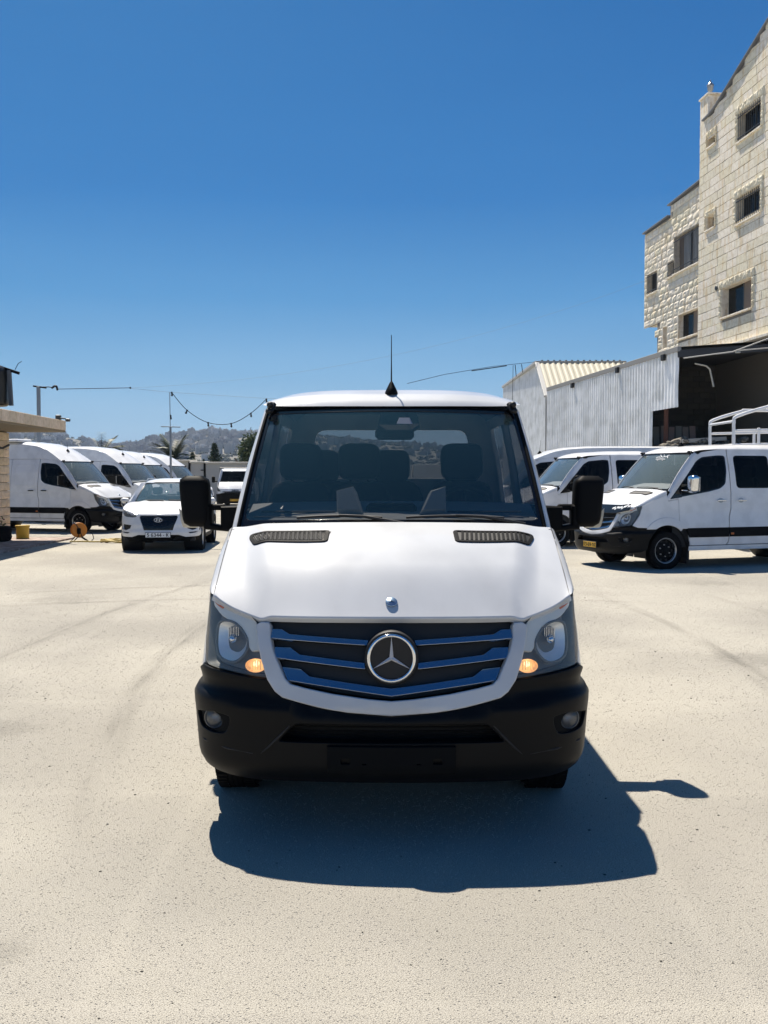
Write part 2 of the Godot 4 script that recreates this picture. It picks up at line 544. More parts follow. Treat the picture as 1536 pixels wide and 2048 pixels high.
# origin on the ground under the middle of the bumper, front towards +z
func van(called: String, label: String, group: String, o: Dictionary) -> Node3D:
	var t0 := thing(called, label, "van", Vector3.ZERO, 0.0, group)
	var L: float = o.get("L", 5.6); var high: bool = o.get("high", false); var rise: float = o.get("rise", 1.0)
	var paint: Material = o.get("paint", M.white)
	if van_shell == null:
		van_shell = Shell.new(V([0, 0, .3, .012, .5, .035, .65, .068, .78, .118, .87, .18, .93, .26, .963, .37, .978, .52, .985, .75, .988, 1.2, .988, 1.8, .988, 3.5, .988, 7.0]),
			V([.2, .05, .35, .012, .5, 0, .65, 0, .78, .03, 1.05, .11, 1.2, .18, 1.45, .32, 2.3, .9]),
			V([.2, .04, .35, .015, .55, 0, .8, .005, 1.05, .035, 1.3, .05, 1.45, .062, 1.8, .105, 2.1, .165, 2.2, .185, 2.72, .25]))
	var sh := van_shell
	var B := func(q: Vector2) -> Vector3: return sh.B(q.x, q.y)
	var UL := L + .75
	# --- hood
	var hf := V([0, 1.068, .60, 1.067, .645, 1.052, .70, 1.068, .817, 1.10, .98, 1.155])
	var hood := func(q: Vector2) -> Vector3:
		var s := q.x; var v := q.y; var a := absf(s)
		var f := sh.B(s * .98, lerpf(1.066 + .092 * sst(.40, 1.08, a * .98) , lut(hf, a * .98), pow(1 - v, 6)))
		var r := Vector3(.90 * s, 1.475 - .02 * s * s, -(.86 + .16 * s * s))
		var p := f.lerp(r, v)
		p.y += .058 * 4 * v * (1 - v) * (1 - .70 * a * a)
		var sc := a - .17 * v
		var fade := sst(-.05, .36, v) * (1 - .6 * sst(.45, 1, v))
		p.y += (.040 * (1 - sst(.60, .77, sc))) * fade
		return p
	var sq := V([-1, 0, 1, 0, 1, 1, -1, 1])
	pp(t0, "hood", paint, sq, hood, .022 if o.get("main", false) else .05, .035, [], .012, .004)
	# --- hood vents
	for s in [-1, 1]:
		var fr := [Vector2(s * .365, .61), Vector2(s * .80, .61), Vector2(s * .85, .74), Vector2(s * .85, .80), Vector2(s * .365, .80)]
		if s < 0: fr.reverse()
		var inr := Array(Geometry2D.offset_polygon(PackedVector2Array(fr), -.018)[0])
		var vent := pp(t0, "hood_vent", M.vent if o.get("main", false) else M.trim, rounded(fr, .03), on(hood, .007), .02, .012, [inr], .004, 0)
		pp(vent, "vent_pocket", M.black, inr, on(hood, .002), .05, 0, [], .005, 0)
		if o.get("main", false):
			for i in 15:
				var a: float = s * (.405 + .027 * i)
				var lean: float = .012 * s
				pp(vent, "slat", M.vent if s > 0 else M.vent_grey, V([a - .005, .64, a + .005, .64, a + .005 + lean, .775, a - .005 + lean, .775]), on(hood, .006), .05, .006, [], .002, 0)
			if s < 0:
				var mb := MB.new()
				for i in 34:
					var a: float = s * (.40 + .012 * i)
					for k in [-1, 1]:
						var h0: Vector3 = on(hood, .004).call(Vector2(a, .64)); var h1: Vector3 = on(hood, .004).call(Vector2(a + k * .045, .775))
						mb.tube([h0, h1], .0022, 4)
				part(mb, "vent_mesh", M.vent_grey, vent)
	# --- windshield, cowl
	var wind := func(q: Vector2) -> Vector3:
		var s := q.x; var v := q.y
		var b := Vector3(.885 * s, 1.462 - .012 * s * s, -(.93 + .17 * s * s))
		var t := Vector3(.785 * s, 2.172 - .014 * s * s, -(1.60 + .10 * s * s))
		var p := b.lerp(t, v)
		return p + Vector3(0, .7, .7) * (.03 * 4 * v * (1 - v))
	var ws := pp(t0, "windshield", o.get("wind", M.wind), sq, wind, .12, 0, [], .004, .001)
	pp(ws, "glass_border", M.gloss, V([-1, 0, 1, 0, 1, 1, -1, 1]), on(wind, .003), .08, .004, [rounded(V([-.965, .045, .965, .045, .955, .955, -.955, .955]), .05)], .002, 0)
	var cw := MB.new()
	var rows := []
	for j in 4:
		var row := []
		for i in 21:
			var s := -1.0 + i * .1
			row.append(hood.call(Vector2(s, 1.0)).lerp(wind.call(Vector2(s, .02)), j / 3.0) + Vector3(0, -.018, 0) + Vector3(0, -.02, .0) * sin(j * PI / 3))
		rows.append(row)
	cw.grid(rows)
	for s in [-1, 1]: cw.rbox(Vector3(s * .855, 1.395, -1.06), Vector3(.12, .10, .20), .02)
	part(cw, "cowl", M.trim, t0)
	for w in [[-.52, -.05], [.08, .62]]:
		var mb := MB.new()
		var ln := []
		for i in 9:
			var s: float = lerpf(w[0], w[1], i / 8.0)
			ln.append(on(wind, .018).call(Vector2(s / .86, .05 + .012 * sin(i * PI / 8))))
		mb.tube(ln, .008, 6)
		var am: Vector3 = ln[8] + Vector3(.12, -.035, .0)
		mb.tube([ln[4] + Vector3(0, .004, .012), ln[6] + Vector3(.02, .0, .022), am], [.007, .009, .013], 6)
		part(mb, "wiper", M.black, t0)
	# --- front face
	var HL := V([.67, 1.033, .701, 1.062, .817, 1.094, .958, 1.135, 1.08, 1.165, 1.22, 1.18, 1.165, 1.03, 1.08, .92, 1.0, .832, .964, .817, .826, .804, .702, .79, .591, .78, .615, .837, .638, .902, .658, .967])
	for s in [-1, 1]:
		var g := func(p: Array) -> Array: return p if s > 0 else flipu(p)
		var lamp := pp(t0, "headlight", M.smoke, g.call(HL), func(q): return sh.B(q.x, q.y, -.07), .06, 0)
		lamp.set_meta("label", "headlight with its small inner lamp lit yellow" if o.get("lit", false) else "headlight under a clear lens")
		var rim := MB.new(); var ra := []; var rb := []
		for p in MB.dense(g.call(HL), .03):
			ra.append(sh.B(p.x, p.y, -.002)); rb.append(sh.B(p.x, p.y, -.07))
		rim.grid([ra, rb], true)
		part(rim, "lamp_housing", M.smoke, lamp)
		pp(lamp, "bezel", M.bezel, g.call(V([.67, 1.025, .70, 1.054, .82, 1.087, .95, 1.127, 1.1, 1.16, 1.12, 1.10, 1.0, 1.078, .93, 1.052, .85, 1.03, .77, 1.005, .733, .955, .715, .91, .70, .893, .645, .90, .66, .965])), func(q): return sh.B(q.x, q.y, -.025), .04, .03)
		pp(lamp, "amber_reflector", M.orange, g.call(V([.86, 1.098, 1.08, 1.153, 1.09, 1.125, .92, 1.085])), func(q): return sh.B(q.x, q.y, -.018), .04, .004)
		var dish := spline(V([.955, 1.012, .90, 1.036, .815, 1.028, .757, .992, .722, .942, .730, .888, .785, .842, .86, .842, .925, .868, .958, .935]), 4)
		if s < 0: dish = flipu(dish)
		var mb := MB.new(); var rr0 := []
		var cu := Vector2(s * .83, .945)
		for k in 9:
			var row := []; var f := 1.0 - k / 8.5
			for i in dish.size():
				var q: Vector2 = cu + (dish[i] - cu) * f
				row.append(sh.B(q.x, q.y, -.024 - .075 * (1 - f * f) + .003 * sin(i * PI) * f))
			rr0.append(row)
		for k in 8:
			for i in dish.size():
				var j := (i + 1) % dish.size()
				if (i / 2) % 2 == 0: mb.flat([rr0[k][i], rr0[k][j], rr0[k + 1][j], rr0[k + 1][i]], Vector3.BACK)
				else: mb.grid([[rr0[k][i], rr0[k][j]], [rr0[k + 1][i], rr0[k + 1][j]]], false, s < 0)
		part(mb, "reflector", M.bowl, lamp)
		pp(lamp, "reflector_frame", M.smoke, dish, func(q): return sh.B(q.x, q.y, -.020), .04, .03, [Array(Geometry2D.offset_polygon(PackedVector2Array(dish), -.006)[0])], .003, -.012)
		var bl := MB.new()
		bl.lathe(V([.022, -.03, .022, .01, .016, .03, .001, .034]), 14, Transform3D(FWD, sh.B(s * .835, .945, -.05)))
		for i in 7: bl.rbox(sh.B(s * (.80 + .012 * i), .985 - .002 * i, -.045), Vector3(.003, .05, .02), .001)
		part(bl, "bulb", M.chrome, lamp)
		var dm := MB.new()
		dm.lathe(V([.05, .03, .044, .01, .03, -.012, .001, -.02]), 20, Transform3D(Basis(FWD.x, FWD.y, FWD.z * .68), sh.B(s * .672, .835, -.035)))
		for i in 5: dm.rbox(sh.B(s * (.645 + .0135 * i), .835, -.022), Vector3(.004, .045, .012), .0015)
		part(dm, "small_reflector", M.amber_on if o.get("lit", false) else M.disc, lamp)
		if o.get("lit", false):
			var bu := MB.new()
			bu.lathe(V([.014, -.03, .014, .0, .009, .012, .001, .015]), 12, Transform3D(FWD, sh.B(s * .672, .838, -.03)))
			part(bu, "lit_bulb", glow(1.0, .80, .5, .7), lamp)
			var li := OmniLight3D.new()
			li.name = "lamp_light"; t0.add_child(li, true)
			li.position = sh.B(s * .672, .838, .02); li.light_energy = .0003; li.light_color = Color(1, .75, .4); li.shadow_enabled = true
			li.omni_range = 3.0; li.omni_attenuation = 2.0; li.light_size = .015
		pp(lamp, "lens", M.lens, g.call(HL), func(q): return sh.B(q.x, q.y, .004), .05, 0, [], .003)
	var so := V([.67, 1.024, .653, .954, .624, .863, .59, .78, .552, .729, .516, .704, .446, .687, .343, .664, .207, .641, 0, .626])
	var si := V([.605, 1.022, .598, .969, .575, .904, .535, .827, .511, .783, .483, .757, .413, .741, .275, .716, .106, .694, 0, .686])
	var ring := [Vector2(.645, 1.036)] + so
	for i in range(so.size() - 2, -1, -1): ring.append(Vector2(-so[i].x, so[i].y))
	ring.append(Vector2(-.645, 1.036)); ring.append(Vector2(-.607, 1.034))
	for p in flipu(si): ring.append(p)
	for i in range(si.size() - 2, -1, -1): ring.append(si[i])
	ring.append(Vector2(.607, 1.034))
	pp(t0, "grille_surround", paint, ring, func(q): return sh.B(q.x, q.y, .012 - .012 * sst(.9, 1.02, q.y)), .035, .05, [], .008, .002)
	var gp := [Vector2(.607, 1.045)]
	for p in si: gp.append(p)
	for i in range(si.size() - 2, -1, -1): gp.append(Vector2(-si[i].x, si[i].y))
	gp.append(Vector2(-.607, 1.045))
	pp(t0, "grille", M.black, gp, func(q): return sh.B(q.x, q.y, -.055), .08, 0, [], .005, -.01)
	var slats := [V([.601, 1.004, .544, 1.004, .50, .984, .112, .961, .119, .941, .599, .967]), V([.577, .921, .497, .92, .446, .891, .128, .857, .127, .833, .566, .878])]
	for s in [-1, 1]:
		for i in 2:
			var p0: Array = slats[i]
			var sl := .052 if i == 0 else .1
			var yb: float = p0[4].y
			pp(t0, "grille_slat", M.darkchrome, p0 if s > 0 else flipu(p0), func(q): return sh.B(q.x, q.y, -.004 - .62 * maxf(0, q.y - yb - (absf(q.x) - .12) * sl)), .03, .014, [], .003, .001)
	var s3 := V([.535, .83, .443, .823, .393, .792, .2, .765, 0, .741, -.2, .765, -.393, .792, -.443, .823, -.535, .83, -.497, .777, 0, .711, .497, .777])
	pp(t0, "grille_slat", M.darkchrome, s3, func(q): return sh.B(q.x, q.y, -.004 - .62 * maxf(0, q.y - .711 - absf(q.x) * .132)), .03, .014, [], .003, .001)
	# badge in the grille and on the hood
	var em := thing_part(t0, "grille_emblem", sh.B(0, .885, .012))
	var e1 := MB.new()
	e1.lathe(V([.128, -.05, .128, -.004, .122, .004, .11, .0, .001, -.004]), 40, Transform3D(FWD, Vector3.ZERO))
	part(e1, "emblem_dish", M.black, em)
	var e2 := MB.new()
	var rr := []
	for i in 49: rr.append(Vector3(.108 * cos(TAU * i / 48), .108 * sin(TAU * i / 48), .006))
	e2.tube(rr, .009, 8, false)
	part(e2, "emblem_ring", M.chrome, em)
	var e3 := MB.new()
	star3(e3, .105, .019, .014, Transform3D(Basis.IDENTITY, Vector3(0, 0, .002)))
	part(e3, "emblem_star", mat(.80, .80, .82, .4, .35), em)
	var hb := thing_part(t0, "hood_badge", hood.call(Vector2(0, .085)) + Vector3(0, .004, .002))
	hb.basis = Basis(Vector3.RIGHT, -deg_to_rad(50))
	var e4 := MB.new()
	e4.lathe(V([.029, -.004, .029, .002, .026, .006, .001, .008]), 24, Transform3D(FWD, Vector3.ZERO))
	part(e4, "badge_disc", mat(.25, .34, .45, .25, .8), hb)
	var e5 := MB.new()
	star3(e5, .019, .005, .003, Transform3D(Basis.IDENTITY, Vector3(0, 0, .008)))
	part(e5, "badge_star", M.gloss, hb)
	# --- bumper
	var bf := func(q: Vector2) -> Vector3:
		var a := absf(q.x); var y := q.y
		var yc := .600 + .074 * sst(0, 1.0, a)
		var off := .036 - .042 * sst(yc, yc + .05, y) * (1 - .45 * sst(yc + .06, .80, y)) - .012 * sst(yc, yc - .14, y)
		off -= .05 * pow(clampf((.40 - y) / .12, 0, 1), 2)
		off *= 1 - .5 * sst(1.2, 1.5, a)
		return sh.B(q.x, y, off)
	var bh := V([0, .285, .30, .285, .67, .28, .79, .285, .916, .30, .98, .315, 1.2, .33, 1.31, .38, 1.353, .55, 1.438, .67, 1.555, .755, 1.12, .775, 1.0, .814, .964, .812, .826, .799, .702, .785, .592, .775, .552, .724, .516, .699, .446, .682, .343, .659, .207, .636, 0, .621])
	var bp := bh.duplicate()
	for i in range(bh.size() - 2, 0, -1): bp.append(Vector2(-bh[i].x, bh[i].y))
	var fogr := rounded(V([1.035, .59, .864, .617, .767, .602, .775, .552, .802, .508, .878, .50, .985, .515]), .03, 3)
	var intake := rounded(V([-.45, .59, .45, .59, .545, .49, -.545, .49]), .03, 3)
	var bm := pp(t0, "bumper", M.bumper, bp, bf, .035, .05, [fogr, flipu(fogr), intake], .006, .004)
	pp(bm, "air_intake", M.black, V([-.6, .62, .6, .62, .62, .42, -.62, .42]), func(q): return sh.B(q.x, q.y, -.10), .1, 0)
	for s in [-1, 1]:
		var gv := MB.new(); var gl := []
		for q in [[.475, .575], [.53, .515], [.575, .47], [.62, .43]]: gl.append(on(bf, .001).call(Vector2(s * q[0], q[1])))
		gv.tube(gl, [.003, .007, .006, .002], 6); part(gv, "bumper_crease", M.black, bm)
	for s in [-1, 1]:
		var gw := MB.new(); var gl := []
		for q in [[1.06, .475], [.95, .455], [.80, .44], [.66, .428]]: gl.append(on(bf, .0005).call(Vector2(s * q[0], q[1])))
		gw.tube(gl, [.002, .005, .005, .002], 6); part(gw, "bumper_crease", M.black, bm)
	var ig := MB.new()
	for i in 4: 
		var ln := []
		for k in 13: ln.append(sh.B(-.52 + k * .0867, .515 + i * .02, -.05))
		ig.tube(ln, .005, 5)
	part(ig, "intake_bars", M.trim, bm)
	for s in [-1, 1]:
		var fr := fogr if s > 0 else flipu(fogr)
		var fl := pp(t0, "fog_light", M.black, fr, func(q): return sh.B(q.x, q.y, -.04), .04, 0, [], .005, -.01)
		var xf := Transform3D(FWD.rotated(Vector3.UP, s * .25), sh.B(s * .905, .568, -.012))
		var f1 := MB.new(); f1.lathe(V([.052, -.02, .052, .012, .046, .014, .044, .0, .03, -.02, .001, -.026]), 24, xf)
		part(f1, "fog_reflector", M.fog_disc, fl)
		var f2 := MB.new(); f2.lathe(V([.045, .008, .03, .02, .001, .026]), 20, xf)
		part(f2, "fog_lens", M.lens, fl)
		pp(fl, "fog_bezel", M.trim, fr, func(q): return sh.B(q.x, q.y, .008), .03, .03, [Array(Geometry2D.offset_polygon(PackedVector2Array(ellipse(s * .905, .56, .075, .048)), 0.0)[0])], .006, .006)
	if not o.has("plate"):
		pp(t0, "plate_holder", M.plate_panel, V([-.303, .342, .303, .342, .303, .485, -.303, .485]), func(q): return bf.call(q) + Vector3(0, 0, .02), .05, .03,
			[rounded(V([.19, .395, .24, .395, .24, .428, .19, .428]), .01), rounded(V([-.19, .395, -.24, .395, -.24, .428, -.19, .428]), .01), V([.115, .394, .138, .394, .138, .405, .115, .405]), V([-.115, .394, -.138, .394, -.138, .405, -.115, .405])], .004)
		pp(t0, "holder_backing", M.black, V([-.29, .35, .29, .35, .29, .48, -.29, .48]), func(q): return bf.call(q) + Vector3(0, 0, .0), .08, 0)
	# --- sides
	var AR := arc(1.75, .36, .44, 0, 180, 14)
	var door := V([2.03, .80, 2.03, 1.305, 1.80, 1.268, 1.79, 1.30, 2.45, 2.09, 2.62, 2.185, 3.0, 2.235, 3.19, 2.24, 3.215, 1.5, 3.20, 1.1, 3.15, .95, 3.13, .5, 3.08, .43, 2.26, .43, 2.22, .70, 2.14, .78])
	var dwin := rounded(V([1.835, 1.30, 2.48, 2.02, 2.62, 2.095, 3.0, 2.13, 3.15, 2.12, 3.155, 1.85, 3.11, 1.58, 2.98, 1.49, 2.70, 1.43]), .05, 3)
	var fend := V([1.005, .822, 1.085, .912, 1.172, 1.025, 1.228, 1.178, 1.45, 1.275, 1.77, 1.39, 1.80, 1.265, 2.028, 1.302, 2.028, .80, 2.10, .74]) + arc(1.75, .36, .46, 48, 122, 10) + V([1.40, .768, 1.12, .782])
	for s in [-1, 1]:
		var g := func(p: Array) -> Array: return p if s > 0 else flipu(p)
		pp(t0, "fender", paint, g.call(fend), B, .06, .03, [], .004)
		var fs := MB.new(); rows = []
		for k in 4:
			var row := []
			for i in 13:
				var v := i / 12.0
				var a: Vector3 = hood.call(Vector2(s, v)) + Vector3(s * .006, -.002, 0)
				var u := lerpf(1.0, 1.77, v)
				var c := sh.B(s * u, lut(V([.98, 1.15, 1.228, 1.181, 1.45, 1.277, 1.77, 1.392]), u), .001)
				var p := a.lerp(c, k / 3.0)
				p += Vector3(s * .7, .5, 0) * .012 * sin(k * PI / 3)
				row.append(p)
			rows.append(row)
		fs.grid(rows, false, s > 0)
		part(fs, "fender_top", paint, t0)
		pp(t0, "wheel_arch", paint, g.call(arc(1.75, .36, .60, 40.5, 139.5, 16) + arc(1.75, .36, .46, 122, 58, 12)), on(B, .014), .05, .03, [], .008)
		var al := MB.new(); var r0 := []; var r1 := []
		for p in arc(1.75, .36, .45, -20, 200, 20):
			r0.append(sh.B(s * p.x, p.y, -.005)); r1.append(sh.B(s * p.x, p.y, -.42))
		al.grid([r0, r1])
		part(al, "wheel_well", M.black, t0)
		pp(t0, "front_door", paint, g.call(door), B, .07, .03, [g.call(dwin)], .004)
		var dw := pp(t0, "door_window", o.get("side", M.tint), g.call(dwin), on(B, -.006), .12, 0, [], .004, -.004)
		pp(dw, "window_seal", M.gloss, g.call(dwin), on(B, -.002), .06, .006, [Array(Geometry2D.offset_polygon(PackedVector2Array(g.call(dwin)), -.028)[0])], .002, .002)
		pp(t0, "quarter_panel", M.gloss, g.call(V([1.835, 1.30, 2.10, 1.576, 2.10, 1.335])), on(B, .002), .1, .006, [], .002, .0)
		pp(t0, "rub_strip", M.trim, g.call(V([2.24, .58, 3.14, .58, 3.14, .76, 2.16, .76])), on(B, .012), .1, .02, [], .005)
		pp(t0, "rub_strip", M.trim, g.call(V([3.15, .58, UL - .05, .58, UL - .05, .76, 3.15, .76])), on(B, .012), .2, .02, [], .005)
		pp(t0, "side_marker", M.orange, g.call(V([3.17, .62, 3.25, .62, 3.25, .66, 3.17, .66])), on(B, .018), .1, .01)
		pp(t0, "sill", paint, g.call(V([2.22, .33, UL, .33, UL, .42, 2.24, .42])), on(B, -.012), .2, .02)
		for hu in [2.98, 3.45]:
			var hm := MB.new()
			var c: Vector3 = on(B, .03).call(Vector2(s * hu, 1.27))
			hm.rbox(c, Vector3(.03, .028, .2), .01)
			var dh := part(hm, "door_handle", M.chrome if o.get("chrome", false) else M.trim, t0)
			pp(dh, "handle_cup", M.silver if o.get("chrome", false) else paint, g.call(ellipse(hu, 1.27, .065, .05, 12)), on(B, .004), .04, .004, [], .003)
		# cab rear / load side
		var wins := []
		if o.get("rear_window", true): wins.append(g.call(rounded(V([3.36, 1.50, minf(4.15, UL - .12), 1.50, minf(4.15, UL - .12), 2.12, 3.33, 2.12]), .08, 3)))
		if o.get("rear_window", true) and UL > 5.4:
			wins.append(g.call(rounded(V([4.27, 1.50, 5.25, 1.50, 5.25, 2.12, 4.27, 2.12]), .08, 3)))
		if UL < 5.0:
			pp(t0, "rear_side", paint, g.call(V([3.095, .43, UL, .43, UL, 2.24, 3.205, 2.24, 3.23, 1.5, 3.215, 1.1, 3.165, .95, 3.145, .5])), B, .1, .03, wins, .004)
		else:
			pp(t0, "sliding_door", paint, g.call(V([3.095, .43, 4.22, .43, 4.22, 2.24, 3.205, 2.24, 3.23, 1.5, 3.215, 1.1, 3.165, .95, 3.145, .5])), B, .1, .03, wins.slice(0, 1), .004)
			pp(t0, "rear_side", paint, g.call(V([4.23, .43, UL, .43, UL, 2.24, 4.23, 2.24])), B, .12, .03, wins.slice(1), .004)
			if wins.is_empty():
				for x in [[3.34, 4.1], [4.36, 5.2]]:
					var pn := rounded(V([x[0], 1.42, x[1], 1.42, x[1], 2.08, x[0], 2.08]), .1, 3)
					var hole := Array(Geometry2D.offset_polygon(PackedVector2Array(pn), -.02)[0])
					pp(t0, "pressed_panel", paint, g.call(pn), on(B, .004), .05, .006, [g.call(hole)], .004, 0)
		for w in wins: pp(t0, "side_window", o.get("side", M.tint), w, on(B, .002), .15, .004, [], .002, -.012)
		# pillar beside the windshield
		var pl := MB.new(); rows = []
		for k in 5:
			var row := []
			for i in 15:
				var v := lerpf(-.06, 1.04, i / 14.0)
				var a: Vector3 = wind.call(Vector2(s * .995, v))
				var c := sh.B(s * lerpf(1.805, 2.50, v), lerpf(1.315, 2.11, v), .0)
				row.append(a.lerp(c, k / 4.0) + Vector3(s * .8, 0, .6) * .016 * sin(k * PI / 4))
			rows.append(row)
		pl.grid(rows, false, s > 0)
		part(pl, "windshield_pillar", paint, t0)
		var tr := MB.new(); var ln := []
		for i in 12: ln.append(on(wind, .006).call(Vector2(s * .993, lerpf(0, .98, i / 11.0))))
		tr.tube(ln, .011, 6)
		part(tr, "windshield_trim", M.trim if o.get("main", false) else paint, t0)
		if high:
			var tp := [Vector2(2.43, 2.12), Vector2(2.62, 2.19), Vector2(3.0, 2.24), Vector2(3.19, 2.247), Vector2(UL, 2.247)]
			for q in [[8.0, 2.715], [4, 2.715], [3.2, 2.695], [2.6, 2.63], [2.27, 2.535], [1.98, 2.365], [1.70, 2.175]]:
				if q[0] <= L or q[0] == 8.0: tp.append(Vector2(minf(UL, q[0] + .75), 2.15 + (q[1] - 2.15) * rise))
			pp(t0, "upper_side", paint, g.call(tp), B, .09, .02, [], .004, .003)
		# lining
		var lm := MB.new(); rows = []
		for y in [.4, .8, 1.1, 1.27]:
			var row := []
			for i in 12: row.append(sh.B(s * lerpf(1.9, UL, i / 11.0), y, -.05))
			rows.append(row)
		lm.grid(rows)
		part(lm, "door_lining", M.cabin, t0)
	# --- roof
	var ye := V([1.62, 2.158, 1.70, 2.195, 1.85, 2.222, 2.2, 2.238, 7, 2.24]); var yc := V([1.58, 2.172, 1.62, 2.215, 1.72, 2.262, 1.95, 2.31, 2.5, 2.345, 3.3, 2.355, 7, 2.355])
	if high:
		ye = V([1.64, 2.15, 1.98, 2.37, 2.27, 2.54, 2.6, 2.635, 3.2, 2.70, 4, 2.72, 8, 2.72])
		yc = V([1.58, 2.172, 1.66, 2.23, 1.92, 2.42, 2.2, 2.60, 2.6, 2.735, 3.2, 2.80, 8, 2.81])
		for k in ye.size(): ye[k].y = 2.15 + (ye[k].y - 2.15) * rise
		for k in yc.size(): yc[k].y = 2.15 + (yc[k].y - 2.15) * rise
	var roof := func(q: Vector2) -> Vector3:
		var s := q.x
		var t := lerpf(1.585 + .11 * s * s, L, pow(q.y, 1.6))
		var e := lut(ye, t)
		var hw := lerpf(.812, sh.B(t + .75, e).x + .002, sst(1.66, 2.0, t))
		var c := lut(yc, t - .10 * s * s)
		var a := absf(s)
		return Vector3(hw * sin(s * 1.5708) * .0 + hw * s, e + (c - e) * pow(1 - pow(a, 5.0), .8), -t)
	var rf := MB.new(); rows = []
	for j in 33:
		var row := []
		for i in 41:
			var s := sin(lerpf(-1, 1, i / 40.0) * PI / 2)
			row.append(roof.call(Vector2(s, j / 32.0)))
		rows.append(row)
	rf.grid(rows, false)
	var rfm := part(rf, "roof", paint, t0)
	var hl := MB.new(); var rw2 := []
	for row in rows:
		var r2 := []
		for p in row: r2.append(Vector3(p.x * .97, p.y - .05, p.z - .02))
		rw2.append(r2)
	hl.grid(rw2)
	part(hl, "headliner", M.cabin, rfm)
	for s in [-1, 1]:
		var cm := MB.new()
		var c: Vector3 = Vector3(s * .758, 2.172, -1.655)
		cm.rbox(c + Vector3(0, 0, .0), Vector3(.055, .04, .10), .018, Basis(Vector3.UP, s * .35) * Basis(Vector3.RIGHT, .8))
		cm.lathe(V([  .021, -.02, .021, .014, .012, .024, .001, .026]), 14, Transform3D(FWD, c + Vector3(0, .016, .035)))
		part(cm, "roof_marker_lamp", M.black, t0)
	if o.get("antenna", true):
		var am := MB.new(); var rp: Vector3 = roof.call(Vector2(0, .22))
		am.lathe(V([.042, -.01, .04, .01, .028, .035, .016, .06, .008, .075, .001, .078]), 16, Transform3D(Basis(Vector3.RIGHT, Vector3.UP, Vector3.BACK * 1.7), rp))
		var an := part(am, "antenna_base", M.trim, t0)
		var ar := MB.new(); ar.tube([rp + Vector3(0, .07, 0), rp + Vector3(0, .2, -.01), rp + Vector3(0, .375, -.03)], [.006, .004, .0028], 6)
		part(ar, "antenna_rod", M.black, an)
	# --- rear wall, floor
	var rear := []
	for y in [.4, .8, 1.3, 1.8, 2.1, 2.2]: rear.append(Vector2(sh.B(UL, y).x - .004, y))
	var et := lut(ye, L); var ct := lut(yc, L)
	for i in range(0, 21):
		var s := 1.0 - i * .1
		rear.append(Vector2((sh.B(UL, et).x - .004) * s, et + (ct - et) * pow(1 - pow(absf(s), 5.0), .8) - .004))
	for y in [2.2, 2.1, 1.8, 1.3, .8, .4]: rear.append(Vector2(-sh.B(UL, y).x + .004, y))
	var clean := []
	for p in rear:
		if clean.is_empty() or clean[-1].distance_to(p) > .01: clean.append(p)
	var rwin := rounded(V([-.66, 1.72, .66, 1.72, .62, 2.12, -.62, 2.12]), .09, 4)
	pp(t0, "back_wall", paint, clean, func(q): return Vector3(q.x, q.y, -L), .12, .03, [rwin] if o.get("back_glass", false) else [], .004, 0)
	if o.get("back_glass", false):
		pp(t0, "back_window", M.back_glass, rwin, func(q): return Vector3(q.x, q.y, -L), .3, 0, [], .003, 0)
	var fl := MB.new()
	fl.rbox(Vector3(0, .40, -(L + 1.5) * .5), Vector3(1.86, .05, L - 1.5), .01)
	fl.rbox(Vector3(0, .60, -1.52), Vector3(1.84, .9, .05), .01)
	fl.rbox(Vector3(0, .37, -.85), Vector3(1.3, .04, 1.5), .01)
	fl.rbox(Vector3(0, .75, -.35), Vector3(1.5, .7, .1), .01)
	fl.rbox(Vector3(0, .33, -1.0), Vector3(1.5, .12, .14), .02)
	part(fl, "floor_and_bulkhead", M.black, t0)
	# --- cabin
	var da := MB.new(); rows = []
	for q in [[.86, 1.415], [.97, 1.445], [1.12, 1.50], [1.32, 1.55], [1.48, 1.59], [1.55, 1.58], [1.58, 1.5], [1.55, 1.2], [1.5, .9]]:
		var row := []
		for i in 17:
			var x := -.86 + i * .1075
			row.append(Vector3(x, q[1] - .02 * pow(absf(x) / .86, 3) , -(q[0] + .12 * x * x)))
		rows.append(row)
	da.grid(rows)
	var dash := part(da, "dashboard", M.dash, t0)
	if o.get("main", false):
		for s in [-1, 1]:
			var c := MB.new()
			c.prism(PackedVector2Array([Vector2(-.075, 0), Vector2(.075, 0), Vector2(.05 + s * .05, .16), Vector2(-.05 + s * .05, .13)]), .10, .012, Transform3D(Basis(Vector3.UP, s * .3) * Basis(Vector3.RIGHT, -.5), Vector3(s * .225, 1.50, -1.25)))
			part(c, "dash_flap", M.dash, dash)
			var d := MB.new()
			d.rbox(Vector3(s * .55, 1.532, -1.26), Vector3(.44, .012, .02), .004)
			d.rbox(Vector3(s * .55, 1.506, -1.15), Vector3(.50, .006, .012), .002)
			part(d, "dash_slot", M.black, dash)
		var tray := MB.new(); tray.rbox(Vector3(0, 1.55, -1.36), Vector3(.30, .06, .22), .02)
		part(tray, "dash_tray", M.trim, dash)
	var stw := MB.new(); var ring2 := []
	var sx := Transform3D(Basis(Vector3.RIGHT, -deg_to_rad(58)), Vector3(.46, 1.50, -1.78))
	for i in 33: ring2.append(sx * Vector3(.2 * cos(TAU * i / 32), 0.0, .2 * sin(TAU * i / 32)))
	stw.tube(ring2, .015, 8, false)
	for a in [0.0, PI, PI * .5]: stw.tube([sx * Vector3(.2 * cos(a), 0, .2 * sin(a)), sx * Vector3(0, -.03, 0)], .014, 6)
	stw.rbox(sx * Vector3(0, -.02, 0), Vector3(.14, .05, .12), .02, sx.basis)
	part(stw, "steering_wheel", M.seat, t0)
	var rowsq := [[2.15, [-.62, -.22, .48], .0]]
	if o.get("rear_window", true): rowsq.append([3.15, [-.55, 0.0, .55], .02])
